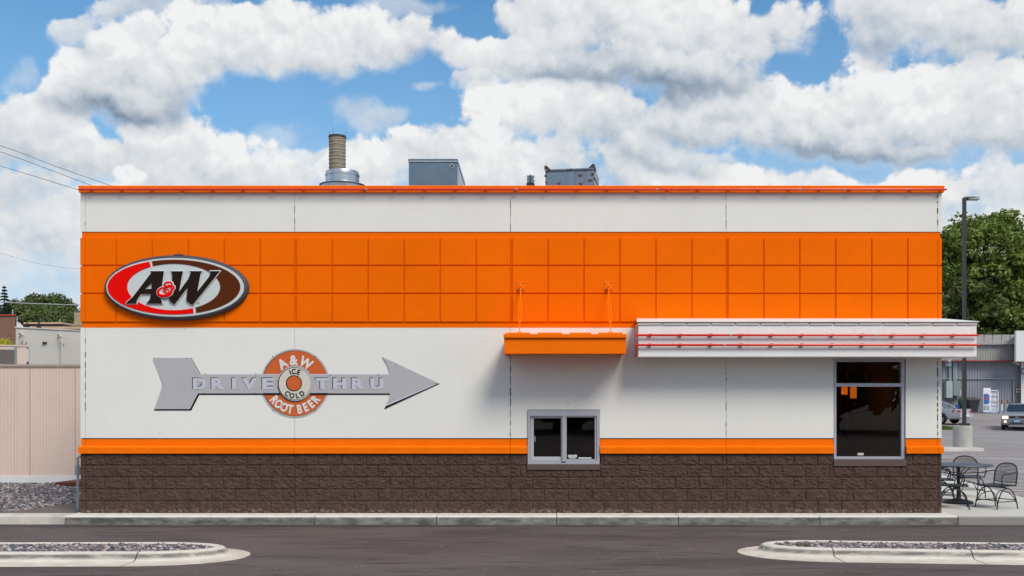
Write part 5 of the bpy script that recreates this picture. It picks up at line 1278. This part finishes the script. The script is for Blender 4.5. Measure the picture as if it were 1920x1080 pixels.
def make_truck():
    "nose toward -x"
    c = thing('pickup_truck', 'pale silver small pickup truck parked behind the lamp post', 'truck')
    R_ = car_ring
    secs = [(-2.4, R_(.78,.36,.74,.80,.68)), (-2.25, R_(.84,.28,.82,.90,.72)), (-1.2, R_(.87,.25,.93,1.0,.72)), (-.6, R_(.87,.25,.94,1.36,.60)), (-.2, R_(.87,.25,.94,1.46,.56)), (.6, R_(.87,.25,.95,1.46,.56)), (1.15, R_(.87,.25,.95,1.05,.76)), (1.2, R_(.87,.25,.96,.98,.82)), (2.3, R_(.86,.32,.96,.98,.80)), (2.45, R_(.80,.45,.90,.93,.74))]
    b = loc_build(loft(secs), 'body', SILVER_W, c); b.data.polygons.foreach_set('use_smooth', [True]*len(b.data.polygons)); b.data.set_sharp_from_angle(angle=R(35))
    for s in (-1, 1):
        m = MB(); m.add([(-.9,s*.865,1.0),(-.02,s*.872,1.0),(-.05,s*.68,1.40),(-.45,s*.69,1.36)], [(0,1,2,3)]); m.add([(.05,s*.872,1.0),(.98,s*.868,1.0),(.62,s*.68,1.40),(.02,s*.68,1.40)], [(0,1,2,3)]); loc_build(m, 'side_window', CARGLASS, c)
        m = MB(); m.tube([(.55,s*.60,1.46),(.8,s*.66,1.35),(1.45,s*.80,1.0)], .03, 8); loc_build(m, 'roll_bar', CHROME, c)
        m = MB(); m.add([(2.05,s*.875,.74),(2.42,s*.83,.74),(2.45,s*.81,.90),(2.1,s*.87,.92)], [(0,1,2,3)]); m.add([(2.47,s*.79,.72),(2.47,s*.55,.72),(2.47,s*.55,.88),(2.47,s*.79,.9)], [(0,1,2,3)]); loc_build(m, 'tail_light', TAILL, c)
        wheel(c, -1.45, s*.78, .32, s); wheel(c, 1.30, s*.78, .32, s)
        m = MB(); n = 16; pts = [(1.30+.40*math.cos(PI*k/n), s*.885, .32+.40*math.sin(PI*k/n)) for k in range(n+1)]; m.tube(pts, .035, 6); m.prism([(1.30+.39*math.cos(PI*k/n), .32+.39*math.sin(PI*k/n)) for k in range(n+1)], s*.86-.02, s*.86+.02); loc_build(m, 'wheel_arch', PLAST, c)
    m = MB(); m.box(1.25, 2.3, -.70, .70, .985, 1.0); loc_build(m, 'truck_bed', PLAST, c)
    m = MB(); m.add([(.66,-.54,1.42),(.66,.54,1.42),(1.16,.70,1.03),(1.16,-.70,1.03)], [(0,1,2,3)]); m.v = [(x+.02, y, z+.02) for x, y, z in m.v]; loc_build(m, 'rear_window', CARGLASS, c)
    m = MB(); m.box(2.40, 2.58, -.82, .82, .42, .66); loc_build(m, 'bumper', SILVER_W, c)
    m = MB(); m.box(2.581, 2.60, -.22, .22, .48, .62); loc_build(m, 'number_plate', WHITEM, c)
    return c
suv = make_suv(); sY = 43.6; suv.location = (X(1911, sY), sY, gz(sY)-.02); suv.rotation_euler = (R(0), R(0), R(61))
trk = make_truck(); trk.location = (X(1750, 48.6), 49.2, gz(49.2)); trk.rotation_euler = (0, 0, R(-52))

# ------------------------------------------------------------------ left background
YB = 6.3
sh = thing('beige_shed', 'low beige ribbed metal annex wall at the left edge above the gravel', 'building', (-14, YB+2, 0))
zc = Z(683, YB)
m = MB(); x0_, x1_ = -20, -8.25; n = int((x1_-x0_)/.075); pts = []
for k_ in range(n): a = x0_+(x1_-x0_)*k_/n; p = (x1_-x0_)/n; pts += [(a, YB), (a+p*.55, YB), (a+p*.68, YB-.0035), (a+p*.87, YB-.0035)]
pts.append((x1_, YB)); N = len(pts); m.add([(a, b, Z(893, YB)) for a, b in pts]+[(a, b, zc-.05) for a, b in pts], [(i, i+1, N+i+1, N+i) for i in range(N-1)])
m.box(x0_, x1_, YB+.001, YB+5, 0, zc-.06); m.build('wall', BEIGE, sh)
m = MB()
for px in (56, 141): m.box(X(px, YB)-.006, X(px, YB)+.006, YB-.009, YB, Z(893, YB), zc-.05)
m.build_each('panel_seam', BEIGE_D, sh)
m = MB(); m.box(x0_, x1_, YB-.03, YB+.1, zc-.05, zc); m.box(x0_, x1_, YB-.02, YB, zc-.075, zc-.05); m.build('coping', BEIGE_D, sh)
m = MB(); m.box(x0_, x1_, YB+.1, YB+5, zc-.055, zc-.03); m.build('roof', mat('grey_roof_membrane', (.30,.32,.35), .7, var=.15, vscale=1.5), sh)
m = MB(); nn = 60; vs = []
for i in range(nn+1):
    x = x0_+(x1_-x0_)*i/nn; w_ = .012*mnoise.noise(Vector((x*1.3, 0, 0))); vs += [(x, YB-.05+w_, 0.0), (x, YB-.025, Z(893, YB)+.01+.02*mnoise.noise(Vector((x*2, 3, 0)))), (x, YB-.002, Z(893, YB)+.012)]
m.add(vs, [(i*3+j, (i+1)*3+j, (i+1)*3+j+1, i*3+j+1) for i in range(nn) for j in range(2)]); m.build('base_flashing', FLASH, sh, smooth=True)
# wrinkled membrane scraps on that roof
m = MB()
for px0, px1, pk, hh in ((20, 50, 42, 5.0), (57, 70, 64, 3.2), (76, 150, 80, 2.2), (-2, 4, 1, 5)):
    Y = YB+.6; a, b, c_ = X(px0, Y), X(px1, Y), X(pk, Y); z = zc-.03; h = hh*(CAMD+Y)/FPX
    m.add([(a, Y-.2, z), (c_, Y-.1, z+h), (b, Y-.2, z+.01), (a, Y+.5, z), (c_+.1, Y+.5, z+h*.8), (b, Y+.5, z)], [(0,1,4,3),(1,2,5,4),(0,2,1)])
mm_ = m.build('loose_membrane', mat('loose_membrane_grey', (.36,.38,.40), .6, var=.2, vscale=4), sh)
# rooftop condenser
Yu = 8.3; uz = zc-.03; ucx = X(50, Yu)
un = thing('condenser_unit', 'beige rooftop condenser with brown louvres at the left edge', 'air unit', (ucx, Yu, uz), R(26))
uh = Z(650, Yu)-uz
m = MB(); m.box(-1.5, 0, 0, 1.1, 0, uh); loc_build(m, 'cabinet', BEIGE_L, un)
m = MB(); m.box(-1.51, .03, -.02, 1.12, uh+.001, uh+.035); loc_build(m, 'lid', BEIGE_L, un)
m = MB()
for k_ in range(12): z = .03+k_*.037; m.add([(-1.45, -.012, z), (-.275, -.012, z), (-.275, -.002, z+.033), (-1.45, -.002, z+.033)], [(0,1,2,3)])
loc_build(m, 'louvre', LOUV, un)
m = MB(); m.box(-.275, -.22, -.012, -.001, .01, uh-.005); loc_build(m, 'corner_post', mat('green_grey_post', (.16,.22,.21), .5), un)
m = MB(); m.box(.001, .045, -.004, 1.05, 0, uh-.01); sp_ = loc_build(m, 'side_panel', mat('pale_label_grey', (.50,.50,.52), .5), un)
m = MB(); m.box(.003, .043, -.006, -.0045, .01, .09); loc_build(m, 'green_label', mat('bright_green_label', (.05,.55,.03), .5), sp_)
m = MB(); m.box(.003, .043, -.006, -.0045, .10, .17); m.box(.003, .043, -.006, -.0045, uh-.05, uh-.02); loc_build(m, 'black_label', BLACK, sp_)
# grey wall building with pipes and lights
Yw = 23.0
gw = thing('grey_building', 'plain warm grey flat roofed building wall behind the beige annex', 'building', (-18, Yw+3, 0))
m = MB(); xa, xb = X(29.5, Yw), X(151, Yw)+4; za, zb2 = Z(614.5, Yw), Z(620.5, Yw); zb3 = za+(zb2-za)*(xb-xa)/(X(151, Yw)-xa)
m.add([(xa,Yw,-.2),(xb,Yw,-.2),(xb,Yw+8,-.2),(xa,Yw+8,-.2),(xa,Yw,za),(xb,Yw,zb3),(xb,Yw+8,zb3),(xa,Yw+8,za)], [(0,3,2,1),(4,5,6,7),(0,1,5,4),(1,2,6,5),(2,3,7,6),(3,0,4,7)]); m.build('wall', GREYWALL, gw)
m = MB(); m.add([(xa-.03,Yw-.04,za),(xb,Yw-.04,zb3),(xb,Yw+.2,zb3),(xa-.03,Yw+.2,za),(xa-.03,Yw-.04,za+.04),(xb,Yw-.04,zb3+.04),(xb,Yw+.2,zb3+.04),(xa-.03,Yw+.2,za+.04)], [(0,3,2,1),(4,5,6,7),(0,1,5,4),(1,2,6,5),(2,3,7,6),(3,0,4,7)]); m.build('coping', GREYCOP, gw)
for px, lb in ((41, ''), (113, '')):
    x, z = P(px, 625 if px < 100 else 627.5, Yw); m = MB(); m.box(x-.05, x+.05, Yw-.10, Yw-.001, z-.03, z+.06); m.cyl((x, Yw-.16, z-.02), (x, Yw-.08, z), .035, n=10); l_ = m.build('wall_light', PVC, gw)
    m = MB(); m.cyl((x, Yw-.17, z-.025), (x, Yw-.161, z-.022), .03, n=10); m.build('lens', DARK, l_)
for px, yt, yb in ((50, 628, 684), (120.5, 630.5, 680)):
    x = X(px, Yw); m = MB(); zt_, zb_ = Z(yt, Yw), Z(yb+12, Yw)
    m.cyl((x, Yw-.2, zb_-1.5), (x, Yw-.2, zt_), .028, n=10); m.tube([(x, Yw-.2, zt_-.06), (x-.03, Yw-.22, zt_), (x-.06, Yw-.3, zt_-.02)], .055, 10); m.cyl((x, Yw-.2, Z(yt+18, Yw)), (x, Yw-.2, Z(yt+16.5, Yw)), .04, n=10)
    m.box(x-.02, x+.02, Yw-.19, Yw-.001, zt_-.3, zt_-.26); m.build('vent_pipe', PVC, gw, smooth=True)
x, z = P(84, 643, Yw); m = MB(); m.cyl((x-.02, Yw-.08, z), (x-.02, Yw-.001, z), .045, n=12); m.add([(x-.04,Yw-.09,z-.02),(x+.12,Yw-.09,z+.01),(x+.12,Yw-.02,z+.01),(x-.04,Yw-.02,z-.02),(x-.04,Yw-.09,z+.03),(x+.12,Yw-.09,z+.025),(x+.12,Yw-.02,z+.025),(x-.04,Yw-.02,z+.03)], [(0,3,2,1),(4,5,6,7),(0,1,5,4),(1,2,6,5),(2,3,7,6),(3,0,4,7)]); m.build('wall_fixture', DARK, gw)
# brick building left, further roofs
Yk = 26.0
bk = thing('brick_building', 'red brown brick building with red edge at the left behind the condenser', 'building', (X(0, Yk), Yk+3, 0))
xr = X(29, Yk); sk = xr*(CAMD+Yk+8)/(CAMD+Yk)-.3
m = MB(); m.slab([(-44, Yk), (xr, Yk), (sk, Yk+8), (-44, Yk+8)], -.2, Z(592, Yk)); m.build('wall', BRICK, bk)
m = MB(); m.slab([(-44.05, Yk-.05), (xr+.03, Yk-.05), (sk-.02, Yk+8.05), (-44.05, Yk+8.05)], Z(592, Yk)+.001, Z(589.8, Yk)); m.build('coping', mat('red_coping', (.50,.05,.035), .5), bk)
Yn = 36.0
tr = thing('tan_roofed_building', 'low dark building with long tan roof edges behind the grey wall', 'building', (X(90, Yn), Yn+3, 0))
m = MB(); m.box(X(28, Yn), X(160, Yn)+2, Yn, Yn+6, -.2, Z(613, Yn)); m.box(X(28, Yn), X(101, Yn), Yn+1, Yn+6, -.2, Z(607.5, Yn+1)); m.build('wall', DKROOF, tr)
m = MB(); m.box(X(28, Yn), X(102, Yn), Yn+.9, Yn+6, Z(607.5, Yn+.9)+.002, Z(604.2, Yn+.9)); m.build('roof_slab', TANROOF, tr)
m = MB(); m.box(X(57, Yn), X(160, Yn)+2, Yn-.1, Yn+5, Z(617, Yn), Z(612.5, Yn)); m.build('roof_slab', TANROOF, tr)
m = MB(); m.box(X(57, Yn), X(160, Yn)+2, Yn-.05, Yn+5, Z(612.4, Yn), Z(610.6, Yn)); m.build('roof_edge', DKROOF, tr)
for px, ya, w_ in ((51, 601, 1.0), (73, 598, 1.6)):
    x = X(px, Yn-.5); kk = (CAMD+Yn-.5)/FPX; m = MB(); m.cyl((x, Yn-.5, Z(614, Yn-.5)), (x, Yn-.5, Z(ya, Yn-.5)), w_*kk, n=8); m.box(x-2.5*kk, x+2.5*kk, Yn-.6, Yn-.4, Z(615, Yn-.5)-1.5, Z(611.5, Yn-.5)); m.build('roof_pipe', DARK, tr)
m = MB(); Y = Yn-1; m.prism([P(31, 613.6, Y), P(31, 603.5, Y), P(37, 605.5, Y), P(44, 614, Y)], Y, Y+.05); m.box(X(30.5, Y), X(45, Y), Y-.02, Yn, Z(620, Y), Z(613.6, Y)); m.build('vent_hood', WHITEM, tr)
tb_ = thing('tan_block_building', 'narrow tan masonry building end just left of the orange wall', 'building', (X(146, 45), 46, 0))
m = MB(); m.box(X(139, 45), X(170, 45), 45, 49, -.2, Z(583.8, 45)); m.build('wall', TANBRICK, tb_)
m = MB(); m.box(X(138.6, 45), X(170.5, 45), 44.95, 49.05, Z(583.8, 45)+.001, Z(582.8, 45)); m.build('coping', mat('grey_brown_edge', (.2,.17,.15), .7), tb_)
for px, ya, lb in ((23.5, 581, 'short grey pipe post standing above the red edged brick building'), (32, 594, 'short grey pipe post right of the brick building top'), (112, 599, 'short grey pipe post above the long tan roof edge')):
    Y = 40; x = X(px, Y); p_ = thing('vent_post', lb, 'post', (x, Y, 0), group='short posts above the roofs')
    kk = 57/FPX; m = MB(); m.cyl((x, Y, -.1), (x, Y, Z(ya, Y)), .9*kk, n=8); m.cyl((x, Y, Z(ya, Y)), (x, Y, Z(ya-.6, Y)), 1.1*kk, n=8); tag(m.build('vent_post_tmp', GALV_L, p_), '', ''); o = p_.children[0]; o.name = 'post_pipe'; del o['label']; del o['category']
# maroon board leaning flat near the shed
Yb_ = 5.4; bd = thing('roof_board', 'flat maroon board lying on the gravel against the building corner', 'board', (X(128, Yb_), Yb_, 0))
m = MB(); a, b = X(103, Yb_), X(152, Yb_)
m.add([(a,Yb_,.02),(b,Yb_,.02),(b,Yb_+.7,.04),(a+.3,Yb_+.7,.04),(a,Yb_,.085),(b,Yb_,.085),(b,Yb_+.7,.11),(a+.3,Yb_+.7,.11)], [(0,3,2,1),(4,5,6,7),(0,1,5,4),(1,2,6,5),(2,3,7,6),(3,0,4,7)]); m.build('panel', REDBOARD, bd)
m = MB(); m.box(a+.05, a+.12, Yb_+.05, Yb_+.6, -.05, .02); m.box(b-.2, b-.12, Yb_+.05, Yb_+.6, -.05, .02); m.build('runner', REDBOARD, bd)
# overhead lines
WG = 'overhead wires at the left'
def wire(pts, Y, r, mt, lb):
    P3 = catmull([(X(a, Y), Y, Z(b, Y)) for a, b in pts], 6); m = MB(); m.tube(P3, r, 5); tag(m.build('power_line', mt, smooth=True), lb, 'wire', WG)
wire([(-200,215),(0,273),(105,312),(210,348.5),(300,377),(420,410)], 23, .011, WIRE, 'topmost dark overhead wire sloping down to the parapet')
wire([(-200,219),(0,284.5),(90,317),(172,348),(280,386),(400,423)], 23, .011, WIRE, 'second dark overhead wire from the top at the left')
wire([(-200,252),(0,311),(70,332),(144,355),(250,386),(400,425)], 23, .011, WIRE, 'third dark overhead wire ending by the red tube tip')
wire([(-200,420),(0,474.5),(50,489),(100,499),(150,503.5),(260,505)], 25, .007, WIRE_L, 'thin pale sagging wire beside the orange tiles')
wire([(-200,560),(0,567),(75,569.5),(150,572),(300,576)], 24, .018, WIRE_L, 'thick pale cable crossing in front of the far trees')
wire([(20,597),(60,596),(100,593),(150,592)], 30, .006, WIRE, 'faint dark wire low across the far trees')

# ------------------------------------------------------------------ trees
def leafcloud(clumps, per, leaf, seed, flat=.8):
    "clumps: (x, y, z, r); leaf quads scattered through each clump's volume"
    g = np.random.default_rng(seed); Vs = []
    for (cx, cy, cz, r) in clumps:
        n = max(6, int(per*r*r)); d = g.normal(size=(n, 3)); d /= np.linalg.norm(d, axis=1)[:, None]
        rad = r*g.uniform(.35, 1.0, (n, 1))**.6; c = d*rad*np.array([1, 1, flat])+np.array([cx, cy, cz])
        nrm = d*.6+g.normal(size=(n, 3))*.55+np.array([0, 0, .45]); nrm /= np.linalg.norm(nrm, axis=1)[:, None]
        t = np.cross(nrm, g.normal(size=(n, 3))); t /= np.linalg.norm(t, axis=1)[:, None]; b = np.cross(nrm, t)
        s = leaf*g.uniform(.6, 1.3, (n, 1))
        q = np.stack([c-t*s, c-b*s*.55, c+t*s, c+b*s*.55], 1); Vs.append(q)
    V = np.concatenate(Vs).reshape(-1, 3); return V, np.arange(len(V)).reshape(-1, 4)
def tree(name, label, x, y, zb, ztop, rad, mt, seed, nclump=110, per=42, leaf=.22, crown_lo=.25, group=None, shape=1.0, clump=(.10, .24)):
    g = random.Random(seed); t = thing(name, label, 'tree', (x, y, zb), group=group); H = ztop-zb
    cc = []; zc0 = zb+H*crown_lo; hz = (ztop-zc0)/2; zm = zc0+hz
    lobes = [(g.uniform(0, 2*PI), g.uniform(-.6, .9), g.uniform(.16, .30)) for _ in range(9)]
    limbs = []
    for i in range(nclump):
        a = g.uniform(0, 2*PI); u = g.uniform(-1, 1); rr = g.uniform(.25, 1.0)**.45
        bump_ = 1.0
        for (la, lu, lw) in lobes:
            da = abs((a-la+PI) % (2*PI)-PI); bump_ += lw*math.exp(-(da*1.4)**2-((u-lu)*2.2)**2)
        bump_ *= g.uniform(.88, 1.0)*.86
        h = math.sqrt(max(0, 1-abs(u)**(2.2*shape)))
        r = rad*g.uniform(clump[0], clump[1])
        px, py, pz = x+rad*rr*h*bump_*math.cos(a), y+rad*rr*h*bump_*math.sin(a), zm+hz*u*(.75+.25*rr)*min(bump_, 1.05)
        pz = min(pz, ztop-r*.6); cc.append((px, py, pz, r)); 
        if i % 6 == 0: limbs.append((px, py, pz))
    V, F = leafcloud(cc, per, leaf, seed); V = V-np.array([x, y, zb]); o = np_mesh('crown', V, F, mt, t)
    m = MB(); tr_ = rad*.085
    m.tube([(x, y, zb-.2), (x+.02*rad, y, zb+H*.2), (x-.02*rad, y, zb+H*.5), (x, y, zb+H*.8)], [tr_*1.3, tr_, tr_*.7, tr_*.2], 10)
    for (px, py, pz) in limbs:
        z0 = zb+(pz-zb)*g.uniform(.35, .6); m.tube(catmull([(x, y, z0), (x+(px-x)*.4, y+(py-y)*.4, z0+(pz-z0)*.55), (px, py, pz)], 3), [tr_*.45*(1-k/7)+.02 for k in range(7)], 6)
    m.build('trunk', BARK, t, smooth=True); return t
TG = 'big leafy trees behind the grey warehouse'
tree('leafy_tree', 'dark leafy tree between the orange wall and the lamp post', X(1775, 84), 84, 1, Z(418, 84), 3.9, LEAF, 11, 250, 80, .24, .18, TG)
tree('leafy_tree', 'tallest broad leafy tree right of the lamp post', X(1862, 82), 82, 1, Z(392, 82), 5.4, LEAF, 12, 400, 70, .24, .15, TG)
tree('leafy_tree', 'leafy tree cut off by the right edge of the photo', X(1950, 86), 86, 1, Z(408, 86), 5.4, LEAF_D, 13, 240, 70, .24, .15, TG)
tree('leafy_tree', 'shorter leafy tree low behind the warehouse roof', X(1815, 79), 79, 1, Z(505, 79), 4.2, LEAF_D, 14, 170, 75, .24, .15, TG)
tree('leafy_tree', 'shorter bright leafy tree low behind the warehouse roof at far right', X(1905, 78), 78, 1, Z(520, 78), 4.4, LEAF, 15, 180, 75, .24, .15, TG)
TF = 'far trees above the roofs at the left'
tree('leafy_tree', 'broad far tree with rounded top left of the orange wall', X(64, 90), 90, 0, Z(538, 90), 2.7, LEAF_D, 21, 260, 170, .16, .2, TF, clump=(.14,.30))
tree('leafy_tree', 'far tree with pointed right shoulder beside the orange wall', X(108, 92), 92, 0, Z(546, 92), 2.4, LEAF_D, 22, 240, 170, .16, .2, TF, clump=(.14,.30))
tree('leafy_tree', 'low far tree beneath the spruce at the left edge', X(20, 94), 94, 0, Z(562, 94), 2.8, LEAF_D, 23, 220, 170, .16, .2, TF, clump=(.14,.30))
tree('leafy_tree', 'low far tree peeking out behind the tan masonry building end', X(140, 95), 95, 0, Z(568, 95), 2.2, LEAF_D, 24, 200, 170, .16, .2, TF, clump=(.14,.30))
tree('leafy_tree', 'low dark tree in front of the broad far tree, above the tan roof', X(85, 85), 85, 0, Z(572, 85), 3.2, LEAF_D, 25, 260, 170, .16, .2, TF, clump=(.14,.30))
# spruce
def spruce(px, py, Y, seed):
    g = random.Random(seed); x = X(px, Y); zt_ = Z(py, Y); t = thing('spruce_tree', 'dark pointed spruce at the left edge behind the cable', 'tree', (x, Y, 0)); cc = []
    for k in range(26):
        f = k/25; z = zt_-.15-(zt_*.55)*f; R_ = .10+1.6*f
        for j in range(5+int(9*f)):
            a = g.uniform(0, 2*PI); 
            for q in (.35, .7, 1.0): cc.append((x+R_*q*math.cos(a), Y+R_*q*math.sin(a), z-R_*q*.28, .16+.10*f))
    V, F = leafcloud(cc, 260, .10, seed, .5); V = V-np.array([x, Y, 0]); np_mesh('crown', V, F, LEAF_S, t)
    m = MB(); m.tube([(x, Y, -.2), (x, Y, zt_*.5), (x, Y, zt_+.1)], [.22, .12, .02], 8); m.build('trunk', BARK, t, smooth=True)
spruce(8, 536, 88, 5)
tree('yellow_shrub_tree', 'bright yellow green small tree above the condenser at the left edge', X(6, 14), 14, 0, Z(621, 14), .62, LEAF_Y, 31, 130, 900, .04, .35, clump=(.16,.34))
# trees across the street behind the viewer (they show in the window glass)
TB = 'street trees reflected in the dining window'
for i, (x, y, h, r, sd) in enumerate(((2, -52, 11, 6.5, 41), (12, -50, 12, 6.5, 42), (21, -54, 13, 7.5, 43), (31, -50, 12, 6.5, 44))):
    tree('leafy_tree', 'leafy street tree showing only as a dark reflection in the window glass', x, y, -.15, h, r, LEAF_D, sd, 170, 16, .5, .02, TB)
